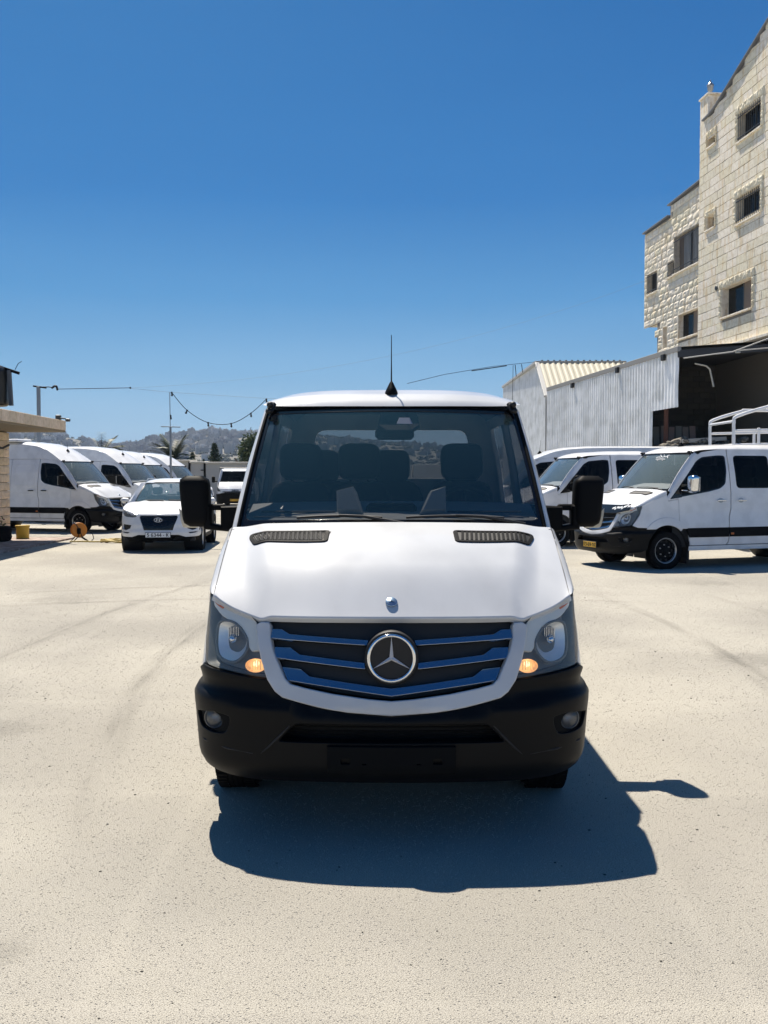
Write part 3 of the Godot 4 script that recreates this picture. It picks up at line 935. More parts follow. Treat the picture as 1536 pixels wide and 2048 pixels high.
	for q in rowsq:
		for x in q[1]:
			var sm := MB.new()
			blob(sm, Vector3(x, 1.30, -q[0]), Vector3(.46 if q[2] == 0.0 else .52, .82, .18), Basis(Vector3.RIGHT, -.14))
			sm.rbox(Vector3(x, .86, -q[0] + .22), Vector3(.45, .16, .5), .05)
			blob(sm, Vector3(x, 1.84 - q[2], -q[0] - .05), Vector3(.29, .25, .13), Basis(Vector3.RIGHT, -.1))
			sm.tube([Vector3(x - .06, 1.65, -q[0] - .03), Vector3(x - .06, 1.8, -q[0] - .05)], .008, 5)
			sm.tube([Vector3(x + .06, 1.65, -q[0] - .03), Vector3(x + .06, 1.8, -q[0] - .05)], .008, 5)
			part(sm, "seat", M.seat, t0)
	var rv := MB.new()
	rv.prism(PackedVector2Array([Vector2(-.11, 0), Vector2(.11, 0), Vector2(.13, -.15), Vector2(.08, -.2), Vector2(-.08, -.2), Vector2(-.13, -.15)]), .03, .01, Transform3D(Basis(Vector3.RIGHT, -deg_to_rad(44)), wind.call(Vector2(0.02, .985)) + Vector3(.03, -.02, -.05)))
	rv.rbox(wind.call(Vector2(0, .74)) + Vector3(.02, .0, -.12), Vector3(.24, .075, .04), .03)
	var rvm := part(rv, "rear_view_mirror", M.black, t0)
	if o.get("main", false):
		var se := MB.new(); se.prism(PackedVector2Array([Vector2(-.05, 0), Vector2(.05, 0), Vector2(.032, .05), Vector2(-.032, .05)]), .01, .003, Transform3D(Basis(Vector3.RIGHT, -.6), wind.call(Vector2(.1, .82)) + Vector3(0, -.0, -.015)))
		part(se, "rain_sensor", M.silver, rvm)
	# --- outside mirrors
	for s in [-1, 1]:
		var big: bool = o.get("main", false)
		var hx: float = 1.262 if big else 1.14
		var hz := -1.75 if big else -1.45
		var mm := MB.new(); rows = []
		var H := .325; var y0 := 1.42
		for j in 15:
			var v := j / 14.0
			var k := pow(1 - pow(absf(v * 2 - 1), 5), .35)
			var row := []
			var w: float = lerpf(.088, .098, v) * lerpf(.55, 1, k); var dd := .085 * lerpf(.35, 1, k)
			for i in 24:
				var a := TAU * i / 24
				var c := cos(a); var sn := sin(a)
				row.append(Vector3(s * (hx + .02 * (1 - v) * -1) + w * signf(c) * pow(absf(c), .5), y0 + v * H, hz + dd * signf(sn) * pow(absf(sn), .6)))
			rows.append(row)
		mm.grid(rows, true, true)
		mm.flat(rows[0], Vector3.DOWN); mm.flat(rows[-1], Vector3.UP)
		var mr := part(mm, "wing_mirror", M.chrome if o.get("chrome", false) else M.trim, t0)
		var mg := MB.new()
		mg.rbox(Vector3(s * hx, y0 + H * .5, hz - .088), Vector3(.15, H * .82, .01), .004)
		part(mg, "mirror_glass", M.chrome, mr)
		if big:
			var lw := MB.new(); rows = []
			for j in 7:
				var row := []
				for i in 9:
					var v := j / 6.0; var a := i / 8.0
					row.append(Vector3(s * lerpf(hx + .108 - .025 * (1 - v), hx - .02, a), y0 - .012 + lerpf(.13 * v * v, .0, a), hz - .085 + .05 * sin(v * PI * .5)))
				rows.append(row)
			lw.grid(rows)
			part(lw, "mirror_rim", mat(.5, .48, .42, .5), mr)
		var ma := MB.new()
		if o.get("chrome", false):
			ma.tube([Vector3(s * .90, 1.46, -1.36), Vector3(s * (hx - .06), 1.46, hz)], .012, 8)
		else:
			var x1: float = hx - .085; var zz := hz + .01
			var x0 := .90
			ma.prism(PackedVector2Array([Vector2(x0 - .02, 1.375), Vector2(x1 + .02, 1.405), Vector2(x1 + .02, 1.56), Vector2(x1 - .03, 1.56), Vector2(x1 - .035, 1.55), Vector2(x1 - .035, 1.44), Vector2(x1 - .09, 1.43), Vector2(x1 - .09, 1.55), Vector2(x0 - .0, 1.56), Vector2(x0 - .04, 1.52)]), .11, .018, Transform3D(Basis(Vector3(s, 0, 0), Vector3.UP, Vector3(0, 0, 1)), Vector3(0, 0, zz - .055)))
			ma.rbox(Vector3(s * (x1 - .06), 1.545, zz), Vector3(.12, .04, .06), .014)
			ma.rbox(Vector3(s * .90, 1.46, zz + .03), Vector3(.07, .16, .16), .03)
		part(ma, "mirror_arm", M.trim if not o.get("chrome", false) else M.chrome, mr)
	# --- wheels
	for s in [-1, 1]:
		wheel(t0, Vector3(s * .85, .345, -1.0), s)
		wheel(t0, Vector3(s * .85, .345, -o.get("axle", 4.4)), s)
		var fm := MB.new(); fm.rbox(Vector3(s * .86, .30, -1.46), Vector3(.24, .42, .012), .004, Basis(Vector3.RIGHT, -.15))
		part(fm, "mud_flap", M.black, t0)
		var rw := MB.new(); rw.lathe(V([.44, .12, .45, .1, .45, -.3, .001, -.3]), 28, Transform3D(Basis(Vector3(0, 0, 1), Vector3(s, 0, 0), Vector3(0, 1, 0)), Vector3(s * .875, .40, -o.get("axle", 4.4))))
		part(rw, "wheel_well", M.black, t0)
	return t0

# rounded cushion shape
func blob(mb: MB, c: Vector3, size: Vector3, bs := Basis.IDENTITY, ex := .45):
	var rows := []
	for j in 13:
		var b := lerpf(-PI / 2, PI / 2, j / 12.0); var row := []
		for i in 20:
			var a := TAU * i / 20
			var p := Vector3(sp(cos(b), ex) * sp(cos(a), ex), sp(sin(b), ex), sp(cos(b), ex) * sp(sin(a), ex))
			row.append(c + bs * (p * size * .5))
		rows.append(row)
	mb.grid(rows, true, true)
static func sp(x: float, e: float) -> float: return signf(x) * pow(absf(x), e)

func star3(mb: MB, R: float, w: float, h: float, xf: Transform3D):
	for i in 3:
		var a := PI / 2 + TAU * i / 3
		var d := Vector3(cos(a), sin(a), 0); var p := Vector3(-sin(a), cos(a), 0)
		var tip := d * R; var c := Vector3(0, 0, h)
		mb.flat([xf * (p * w * .5 + d * w * .29), xf * tip, xf * c], xf.basis * Vector3(0, 0, 1))
		mb.flat([xf * (-p * w * .5 + d * w * .29), xf * tip, xf * c], xf.basis * Vector3(0, 0, 1))

func thing_part(parent: Node, called: String, at: Vector3) -> Node3D:
	var o := Node3D.new()
	o.name = kid(parent, called); parent.add_child(o, true)
	o.position = at
	return o

func main_van():
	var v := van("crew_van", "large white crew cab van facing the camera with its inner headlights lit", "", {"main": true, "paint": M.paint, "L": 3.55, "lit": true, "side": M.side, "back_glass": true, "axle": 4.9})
	v.position = Vector3(.035, 0, -4.65)
	v.rotation.y = deg_to_rad(-.4)
	var bed := MB.new()
	bed.rbox(Vector3(0, .78, -4.95), Vector3(1.95, .10, 2.6), .02)
	for s in [-1, 1]: bed.rbox(Vector3(s * .96, .98, -4.95), Vector3(.03, .36, 2.6), .01)
	bed.rbox(Vector3(0, .98, -6.24), Vector3(1.9, .36, .03), .01)
	bed.rbox(Vector3(0, .58, -4.7), Vector3(.8, .22, 2.9), .02)
	part(bed, "load_bed", M.silver, v)

# ---------------------------------------------------------------- the other vehicles
func lettering(parent: Node, called: String, s: String, h: float, m: Material, at: Vector3, bs := Basis.IDENTITY, depth := .002, bold := true):
	var tm := TextMesh.new()
	var f := SystemFont.new(); f.font_names = PackedStringArray(["Droid Sans"]); f.font_weight = 700 if bold else 400
	tm.font = f; tm.text = s; tm.font_size = 32; tm.pixel_size = h / 23.0; tm.depth = depth
	mpart(tm, called, m, parent, at, bs)

func plate(parent: Node, s: String, w: float, h: float, m: Material, at: Vector3, bs := Basis.IDENTITY, framed := true):
	var p := thing_part(parent, "number_plate", at)
	p.basis = bs
	var a := MB.new(); a.rbox(Vector3.ZERO, Vector3(w, h, .012), .004)
	part(a, "plate_frame", M.black, p)
	var b := MB.new(); b.rbox(Vector3(0, 0, .006), Vector3(w - .02, h - .02, .006), .003)
	part(b, "plate_sheet", m, p)
	lettering(p, "plate_text", s, h * .62, M.black, Vector3(0, 0, .0095))

func parked_vans():
	var yel := mat(.75, .42, .02, .5)
	var opt := {"high": true, "L": 6.6, "rear_window": false, "wind": glass(.17, .21, .215, .5), "axle": 4.9}
	var o2 := {"L": 6.4, "chrome": true, "plate": true, "wind": glass(.16, .20, .20, .5), "axle": 4.9}
	var r1 := van("parked_van", "white passenger van with chrome mirrors and yellow plate parked on the right", "vans parked in the yard", o2)
	r1.position = Vector3(3.97, 0, -19.07); r1.rotation.y = deg_to_rad(-70)
	plate(r1, "073-69-107", .46, .12, yel, Vector3(0, .43, .045))
	# bonnet deflector and windshield sticker of this van
	var sh := van_shell
	var hd := func(q: Vector2) -> Vector3: return sh.B(q.x, q.y + lut(V([0, 1.07, .6, 1.07, .98, 1.155]), absf(q.x)), .03 - q.y * .5)
	pp(r1, "bonnet_deflector", M.gloss, V([-.9, -.03, .9, -.03, .9, .09, .6, .13, -.6, .13, -.9, .09]), hd, .05, .012)
	var chk := thing_part(r1, "deflector_print", Vector3.ZERO)
	var rg := RandomNumberGenerator.new(); rg.seed = 5
	var cw := MB.new()
	for i in 14:
		var u := .45 + .035 * i
		var y := .02 + rg.randf() * .04
		cw.patch(V([u, y, u + .028, y + .01, u + .022, y + .035, u - .006, y + .028]), on(hd, .003), .05, .002)
	part(cw, "white_flecks", M.white, chk)
	var st := MB.new()
	var wf := func(q: Vector2) -> Vector3:
		var s := q.x; var v := q.y
		var b := Vector3(.885 * s, 1.462 - .012 * s * s, -(.93 + .17 * s * s)); var t := Vector3(.785 * s, 2.172 - .014 * s * s, -(1.60 + .10 * s * s))
		return b.lerp(t, v) + Vector3(0, .7, .7) * (.03 * 4 * v * (1 - v))
	# flowing white script near the top of the glass: strokes and dots
	for q in [[0, 0, .10, .05, .16, .0], [.12, .08, .2, -.01, .30, .03], [.26, .06, .34, .0, .42, .06], [.05, -.06, .2, -.05, .4, -.06], [.38, .09, .40, .02, .46, -.02]]:
		var ln := []
		for i in 7:
			var t := i / 6.0
			var p := Vector2(q[0], q[1]).lerp(Vector2(q[2], q[3]), t).lerp(Vector2(q[2], q[3]).lerp(Vector2(q[4], q[5]), t), t)
			ln.append(on(wf, .004).call(Vector2(-.10 + p.x, .86 + p.y * .8)))
		st.tube(ln, .011, 5)
	for q in [[.08, .1], [.22, .1], [.33, -.1], [.15, -.1], [.44, .08]]: st.rbox(on(wf, .004).call(Vector2(-.10 + q[0], .86 + q[1] * .8)), Vector3(.03, .02, .02), .006)
	part(st, "windshield_script", M.white, r1)

	var l1 := van("parked_van", "white high roof panel van nearest the stone kiosk on the left", "vans parked in the yard", opt)
	l1.position = Vector3(-8.02, 0, -30.9); l1.rotation.y = deg_to_rad(72.3)
	# a roof vent on its back
	var rv := MB.new(); rv.rbox(Vector3(-.55, 2.82, -3.6), Vector3(.7, .10, .8), .04)
	part(rv, "roof_vent", M.white, l1)
	var spots := [[Vector3(-7.67, 0, -36.2), "white high roof van second from the kiosk, in shade behind the small car"], [Vector3(-8.26, 0, -41.9), "white high roof van third from the kiosk, mostly hidden by its neighbour"], [Vector3(-8.16, 0, -46.7), "white high roof van farthest from the kiosk, beside the grey boxes"]]
	for q in spots:
		var c: Node3D = l1.duplicate()
		c.name = numbered("parked_van"); add_child(c)
		c.get_node("roof_vent").free()
		c.position = q[0]; c.rotation.y = deg_to_rad(72.3)
		c.set_meta("label", q[1])
	var o3: Dictionary = opt.duplicate(); o3["rise"] = .62; o3["L"] = 6.5
	var r3 := van("parked_van", "long white van along the corrugated wall, mostly hidden by the flatbed truck", "vans parked in the yard", o3)
	r3.position = Vector3(2.4, 0, -28.35); r3.rotation.y = deg_to_rad(-88)
	var o4 := {"L": 3.35, "axle": 4.6, "wind": glass(.14, .2, .24, .5), "antenna": false}
	var r2 := van("parked_van", "white crew cab flatbed truck just behind the crew van's right mirror", "vans parked in the yard", o4)
	r2.position = Vector3(3.02, 0, -25.0); r2.rotation.y = deg_to_rad(-78)
	var bed := MB.new()
	bed.rbox(Vector3(0, .85, -4.9), Vector3(2.0, .10, 2.8), .02)
	for s in [-1, 1]:
		bed.rbox(Vector3(s * .98, 1.05, -4.9), Vector3(.03, .36, 2.8), .01)
		bed.rbox(Vector3(s * .9, 1.6, -3.62), Vector3(.12, 1.45, .10), .02)
	bed.rbox(Vector3(0, 2.25, -3.62), Vector3(1.7, .08, .08), .02)
	part(bed, "load_bed", M.smoke, r2)

func hatch_suv():
	var c := thing("compact_suv", "white compact car with black grille and white number plate, facing the camera", "car", Vector3(-5.09, 0, -22.5), deg_to_rad(3.7))
	var sh := Shell.new(V([0, 0, .3, .018, .55, .075, .72, .16, .83, .27, .885, .42, .91, .65, .92, 1.0, .925, 2.4, .92, 3.6, .87, 4.3]),
		V([.2, .14, .3, .03, .45, 0, .62, .0, .75, .035, .85, .06, 1.0, .16, 1.2, .4]), V([.2, .08, .4, .02, .7, 0, .95, .02, 1.10, .05, 1.58, .25, 1.7, .32]))
	var W: Material = M.white
	var B := func(q: Vector2) -> Vector3: return sh.B(q.x, q.y)
	var hf := V([0, .86, .5, .865, .75, .93, 1.0, .985])
	var hood := func(q: Vector2) -> Vector3:
		var a := absf(q.x)
		var f := sh.B(q.x * .98, lut(hf, a * .98))
		var p := f.lerp(Vector3(.76 * q.x, 1.14 - .02 * a * a, -(1.0 + .22 * a * a)), q.y)
		p.y += .07 * 4 * q.y * (1 - q.y) * (1 - .5 * a * a) + .02 * exp(-pow((a - .62) / .1, 2)) * sst(0, .2, q.y)
		return p
	var sq := V([-1, 0, 1, 0, 1, 1, -1, 1])
	pp(c, "hood", W, sq, hood, .07, .02, [], .008, .004)
	var wind := func(q: Vector2) -> Vector3:
		var s := q.x
		var b := Vector3(.75 * s, 1.125 - .02 * s * s, -(1.02 + .24 * s * s)); var t := Vector3(.60 * s, 1.575 - .03 * s * s, -(1.83 + .10 * s * s))
		return b.lerp(t, q.y) + Vector3(0, .7, .5) * (.03 * 4 * q.y * (1 - q.y))
	var ws := pp(c, "windshield", glass(.07, .12, .15, .62), sq, wind, .14, 0, [], .004, .001)
	pp(ws, "glass_border", M.gloss, sq, on(wind, .002), .1, .003, [rounded(V([-.96, .04, .96, .04, .94, .93, -.94, .93]), .05)], .002, 0)
	var roof := func(q: Vector2) -> Vector3:
		var s := q.x; var t := lerpf(1.82 + .11 * s * s, 4.2, pow(q.y, 1.4))
		var e := lut(V([1.9, 1.545, 2.4, 1.60, 3.2, 1.59, 4.2, 1.48]), t); var cc := lut(V([1.82, 1.578, 2.2, 1.65, 2.8, 1.675, 3.6, 1.64, 4.2, 1.54]), t)
		return Vector3(.615 * s * (1.0 + .04 * sst(1.9, 2.6, t)), e + (cc - e) * pow(1 - pow(absf(s), 3), .8), -t)
	var rf := MB.new(); var rows := []
	for j in 15:
		var row := []
		for i in 25: row.append(roof.call(Vector2(sin(lerpf(-1, 1, i / 24.0) * PI / 2), j / 14.0)))
		rows.append(row)
	rf.grid(rows); part(rf, "roof", W, c)
	# front: mask with openings
	var gh := V([-.42, .84, .42, .84, .44, .80, .36, .60, .33, .50, -.33, .50, -.36, .60, -.44, .80])
	var lampp := V([.50, .835, .62, .862, .80, .912, .95, .952, 1.06, .965, 1.02, .86, .80, .80, .60, .785, .50, .80])
	var fogp := V([.62, .625, .95, .645, .97, .60, .93, .52, .78, .50, .66, .54])
	var fog2 := V([.66, .465, .95, .475, .93, .44, .72, .42])
	var face := V([0, .40, .45, .40, .62, .35, 1.05, .36, 1.22, .40, 1.22, .85, 1.03, .985, .75, .925, .5, .86, 0, .855])
	var full := face.duplicate()
	for i in range(face.size() - 2, 0, -1): full.append(Vector2(-face[i].x, face[i].y))
	var ff := func(q: Vector2) -> Vector3: return sh.B(q.x, q.y, .02 * sst(.5, .42, q.y) + .012 * exp(-pow((q.y - .48) / .04, 2)))
	var bmp := pp(c, "front_bumper", W, full, ff, .04, .04, [gh, lampp, flipu(lampp), fogp, flipu(fogp), fog2, flipu(fog2)], .005, .003)
	pp(c, "grille", M.gloss, gh, func(q): return sh.B(q.x, q.y, -.03), .1, 0, [], .003, -.01)
	var gm := MB.new()
	for i in 9:
		for j in 8:
			var p := sh.B(-.36 + .09 * i + (.045 if j % 2 else 0.0), .54 + j * .037, -.018)
			gm.rbox(p, Vector3(.07, .012, .012), .004)
	var gmi := part(gm, "grille_mesh", M.trim, c); gmi.set_meta("kind", "stuff")
	var em := thing_part(c, "grille_emblem", sh.B(0.0, .735, .02))
	var e1 := MB.new(); var rr := []
	for i in 29: rr.append(Vector3(.088 * cos(TAU * i / 28), .046 * sin(TAU * i / 28), 0))
	e1.tube(rr, .007, 6, false)
	part(e1, "emblem_ring", M.chrome, em)
	var e2 := MB.new()
	e2.tube([Vector3(-.05, -.035, 0), Vector3(-.02, .035, 0)], .009, 6); e2.tube([Vector3(.02, -.035, 0), Vector3(.05, .035, 0)], .009, 6); e2.tube([Vector3(-.035, -.005, 0), Vector3(0, .003, 0), Vector3(.035, .005, 0)], .008, 6)
	part(e2, "emblem_letter", M.chrome, em)
	pp(c, "lower_grille", M.trim, V([-.42, .255, .42, .255, .66, .27, .64, .34, .45, .395, -.45, .395, -.64, .34, -.66, .27]), func(q): return sh.B(q.x, q.y, -.01), .08, .03)
	pp(c, "skid_trim", M.trim, V([-1.2, .27, -.66, .24, .66, .24, 1.2, .27, 1.2, .39, 1.05, .35, .62, .345, .45, .39, .3, .27, -.3, .27, -.45, .39, -.62, .345, -1.05, .35, -1.2, .39]), func(q): return sh.B(q.x, q.y, .015), .06, .03)
	plate(c, "5 6344 - K", .57, .125, mat(.8, .8, .78, .5), Vector3(0, .40, .035))
	for s in [-1, 1]:
		var g := func(p: Array) -> Array: return p if s > 0 else flipu(p)
		var hl := pp(c, "headlight", M.smoke, g.call(lampp), func(q): return sh.B(q.x, q.y, -.035), .05, 0, [], .003, -.008)
		var lm := MB.new()
		for i in 3: lm.lathe(V([.032, .02, .028, .0, .012, -.01, .001, -.012]), 14, Transform3D(FWD, sh.B(s * (.64 + .12 * i), .862 + .03 * i, -.02)))
		part(lm, "lamp_lens", M.disc, hl)
		pp(hl, "lens_cover", M.clear, g.call(lampp), func(q): return sh.B(q.x, q.y, -.002), .06, 0, [], .003, 0)
		pp(c, "fog_light", M.black, g.call(fogp), func(q): return sh.B(q.x, q.y, -.03), .06, 0, [], .003, -.008)
		pp(c, "air_slot", M.black, g.call(fog2), func(q): return sh.B(q.x, q.y, -.03), .06, 0, [], .003, -.008)
		# side
		var side := V([1.225, .40, 1.225, .86, 1.05, .99, 1.25, 1.03, 1.7, 1.09, 2.0, 1.10, 4.4, 1.13, 4.55, .9, 4.5, .42]) + arc(3.98, .34, .39, 10, 170, 8) + V([3.5, .30, 1.9, .30]) + arc(1.42, .34, .39, 0, 110, 7)
		pp(c, "side_panel", W, g.call(side), B, .08, .02, [], .004)
		pp(c, "arch_trim", M.trim, g.call(arc(1.42, .34, .42, -4, 184, 14) + arc(1.42, .34, .36, 184, -4, 14)), on(B, .012), .05, .02)
		pp(c, "arch_trim", M.trim, g.call(arc(3.98, .34, .42, -4, 184, 14) + arc(3.98, .34, .36, 184, -4, 14)), on(B, .012), .05, .02)
		pp(c, "sill_trim", M.trim, g.call(V([1.85, .26, 3.55, .26, 3.55, .36, 1.85, .36])), on(B, .012), .1, .02)
		pp(c, "door_window", M.tint, g.call(V([1.72, 1.115, 2.42, 1.50, 2.8, 1.545, 3.6, 1.53, 4.1, 1.40, 4.15, 1.15])), B, .1, .01)
		pp(c, "window_frame", W, g.call(V([1.66, 1.09, 2.38, 1.50, 2.8, 1.58, 3.7, 1.57, 4.4, 1.42, 4.45, 1.12])), B, .1, .03, [g.call(V([1.75, 1.125, 2.43, 1.49, 2.8, 1.535, 3.58, 1.52, 4.06, 1.39, 4.1, 1.16]))], .004)
		var pl := MB.new(); rows = []
		for k in 4:
			var row := []
			for i in 10:
				var v := lerpf(-.05, 1.03, i / 9.0)
				row.append(wind.call(Vector2(s * .99, v)).lerp(sh.B(s * lerpf(1.66, 2.42, v), lerpf(1.09, 1.54, v)), k / 3.0) + Vector3(s * .8, 0, .5) * .012 * sin(k * PI / 3))
			rows.append(row)
		pl.grid(rows, false, s > 0); part(pl, "windshield_pillar", W, c)
		var fs := MB.new(); rows = []
		for k in 3:
			var row := []
			for i in 9:
				var v := i / 8.0; var u := lerpf(1.0, 1.9, v)
				row.append(hood.call(Vector2(s, v)).lerp(sh.B(s * u, lut(V([1.0, .985, 1.05, .99, 1.25, 1.03, 1.7, 1.09, 2.0, 1.10]), u)), k / 2.0) + Vector3(s * .7, .6, 0) * .012 * sin(k * PI / 2))
			rows.append(row)
		fs.grid(rows, false, s > 0); part(fs, "fender_top", W, c)
		var mm := MB.new(); mm.rbox(Vector3(s * 1.02, 1.14, -1.55), Vector3(.22, .13, .12), .05, Basis(Vector3.BACK, s * .1))
		var mi := part(mm, "wing_mirror", W, c)
		var ml := MB.new(); ml.rbox(Vector3(s * .92, 1.09, -1.54), Vector3(.16, .05, .09), .02); part(ml, "mirror_base", M.trim, mi)
		wheel(c, Vector3(s * .80, .335, -.9), s, .34, .225, "alloy"); wheel(c, Vector3(s * .80, .335, -3.5), s, .34, .225, "alloy")
		var ww := MB.new(); ww.lathe(V([.38, .12, .38, -.3, .001, -.3]), 24, Transform3D(Basis(Vector3(0, 0, 1), Vector3(s, 0, 0), Vector3(0, 1, 0)), Vector3(s * .80, .34, -.9)))
		part(ww, "wheel_well", M.black, c)
		var rl := MB.new(); rl.tube([Vector3(s * .60, 1.60, -2.1), Vector3(s * .61, 1.66, -2.4), Vector3(s * .60, 1.66, -3.4), Vector3(s * .57, 1.60, -3.8)], .014, 6)
		part(rl, "roof_rail", M.silver, c)
	var ins := MB.new()
	ins.rbox(Vector3(0, .30, -2.2), Vector3(1.6, .10, 4.0), .02); ins.rbox(Vector3(0, .75, -4.3), Vector3(1.6, .9, .05), .02)
	part(ins, "floor", M.black, c)
	var rw := MB.new(); rw.flat([Vector3(-.6, 1.52, -4.2), Vector3(.6, 1.52, -4.2), Vector3(.75, 1.1, -4.33), Vector3(-.75, 1.1, -4.33)])
	part(rw, "rear_window", M.side, c)
	var da := MB.new(); da.rbox(Vector3(0, 1.05, -1.5), Vector3(1.4, .14, .5), .05); part(da, "dashboard", M.dash, c)
	for x in [-.38, .38]:
		var sm := MB.new(); sm.rbox(Vector3(x, .95, -2.3), Vector3(.48, .6, .14), .05, Basis(Vector3.RIGHT, -.2)); sm.rbox(Vector3(x, 1.36, -2.38), Vector3(.25, .18, .1), .04)
		part(sm, "seat", M.seat, c)
	var sw := MB.new(); var r2 := []
	for i in 25: r2.append(Vector3(.38, 1.08, -1.82) + Basis(Vector3.RIGHT, -.9) * Vector3(.19 * cos(TAU * i / 24), 0, .19 * sin(TAU * i / 24)))
	sw.tube(r2, .014, 6, false); part(sw, "steering_wheel", M.seat, c)
	for q in [[-.45, -.02], [.08, .5]]:
		var wp := MB.new(); wp.tube([on(wind, .015).call(Vector2(q[0] / .7, .06)), on(wind, .015).call(Vector2(q[1] / .7, .04))], .008, 5); part(wp, "wiper", M.black, c)

func cab_truck():
	var c := thing("cab_truck", "white cab truck facing the camera beside the grey boxes in the distance", "truck", Vector3(-7.45, 0, -50), deg_to_rad(2))
	var sh := Shell.new(V([0, 0, .4, .015, .7, .07, .86, .17, .95, .33, .985, .6, 1.0, 1.0, 1.0, 3.0]), V([.2, .03, .5, 0, .8, .02, 1.1, .15, 1.4, .35]), V([.3, .03, .8, 0, 1.3, .03, 2.1, .16]))
	var B := func(q: Vector2) -> Vector3: return sh.B(q.x, q.y)
	var W: Material = M.white
	var hood := func(q: Vector2) -> Vector3:
		var a := absf(q.x)
		var p := sh.B(q.x * .95, .98 + .10 * a * a).lerp(Vector3(.86 * q.x, 1.40, -(.62 + .15 * a * a)), q.y)
		p.y += .05 * 4 * q.y * (1 - q.y)
		return p
	var sq := V([-1, 0, 1, 0, 1, 1, -1, 1])
	pp(c, "hood", W, sq, hood, .1, .03)
	var wind := func(q: Vector2) -> Vector3: return Vector3(.86 * q.x, 1.40, -(.62 + .2 * q.x * q.x)).lerp(Vector3(.76 * q.x, 1.95, -(1.15 + .12 * q.x * q.x)), q.y)
	pp(c, "windshield", M.tint, sq, on(wind, .004), .2, 0)
	var fr := MB.new(); var rows := []
	for k in 3:
		var row := []
		for i in 13:
			var s := -1.0 + i / 6.0
			row.append(wind.call(Vector2(s, .97)) + [Vector3(s * .05, 0, .01), Vector3(s * .05, .12, -.08), Vector3(0, .16, -.9)][k])
		rows.append(row)
	fr.grid(rows); part(fr, "roof", W, c)
	pp(c, "bumper", M.trim, V([-1.15, .33, 1.15, .33, 1.15, .78, .8, .80, .5, .86, -.5, .86, -.8, .80, -1.15, .78]), func(q): return sh.B(q.x, q.y, .03), .1, .04)
	pp(c, "grille_panel", W, V([-.95, .80, -.5, .87, .5, .87, .95, .80, 1.0, .95, .9, 1.06, -.9, 1.06, -1.0, .95]), B, .1, .02)
	pp(c, "grille", M.black, V([-.72, .90, -.5, .865, .5, .865, .72, .90, .55, .93, -.55, .93]), on(B, .012), .08, .01)
	lettering(c, "grille_lettering", "IVECO", .085, M.trim, sh.B(0, .975, .03), Basis(Vector3.RIGHT, -.4), .01)
	plate(c, "07-113-64", .5, .12, mat(.75, .42, .02, .5), Vector3(0, .50, .06))
	for s in [-1, 1]:
		var g := func(p: Array) -> Array: return p if s > 0 else flipu(p)
		pp(c, "headlight", M.smoke, g.call(V([.72, .93, .95, .92, 1.1, 1.08, 1.1, 1.16, .9, 1.09])), on(B, .01), .08, .01)
		pp(c, "door", W, g.call(V([1.16, .4, 1.16, 1.1, 1.45, 1.40, 1.95, 2.0, 2.9, 2.08, 2.9, .4])), B, .12, .02, [g.call(V([1.55, 1.42, 2.0, 1.92, 2.7, 1.95, 2.7, 1.40]))])
		pp(c, "door_window", M.tint, g.call(V([1.55, 1.42, 2.0, 1.92, 2.7, 1.95, 2.7, 1.40])), B, .2, 0, [], .003, 0)
		var pl := MB.new(); rows = []
		for k in 3:
			var row := []
			for i in 8:
				var v := lerpf(-.05, 1.1, i / 7.0)
				row.append(wind.call(Vector2(s * .98, v)).lerp(sh.B(s * lerpf(1.40, 2.0, v), lerpf(1.38, 2.02, v)), k / 2.0))
			rows.append(row)
		pl.grid(rows, false, s > 0); part(pl, "windshield_pillar", W, c)
		var mm := MB.new(); mm.rbox(Vector3(s * 1.2, 1.52, -1.0), Vector3(.17, .32, .12), .04); mm.rbox(Vector3(s * 1.05, 1.42, -1.0), Vector3(.2, .06, .06), .02); part(mm, "wing_mirror", M.trim, c)
		wheel(c, Vector3(s * .86, .345, -.85), s)
		wheel(c, Vector3(s * .86, .345, -3.9), s)
	var bx := MB.new(); bx.rbox(Vector3(0, .62, -3.2), Vector3(1.7, .2, 4.6), .02); bx.rbox(Vector3(0, 1.2, -2.25), Vector3(1.8, 1.5, .06), .02); bx.rbox(Vector3(0, .6, -.5), Vector3(1.5, .5, .4), .05)
	part(bx, "chassis", M.black, c)
	var hd := MB.new(); hd.rbox(Vector3(0, 1.45, -2.5), Vector3(2.15, 1.40, .08), .02); hd.rbox(Vector3(0, .85, -3.9), Vector3(2.15, .12, 2.9), .02)
	part(hd, "load_bed", M.smoke, c)
	for x in [-.55, .0, .55]:
		var sm := MB.new(); sm.rbox(Vector3(x, 1.58, -1.05), Vector3(.26, .2, .1), .04); part(sm, "headrest", M.seat, c)

# ---------------------------------------------------------------- the buildings
func rng(s: int) -> RandomNumberGenerator:
	var r := RandomNumberGenerator.new(); r.seed = s
	return r

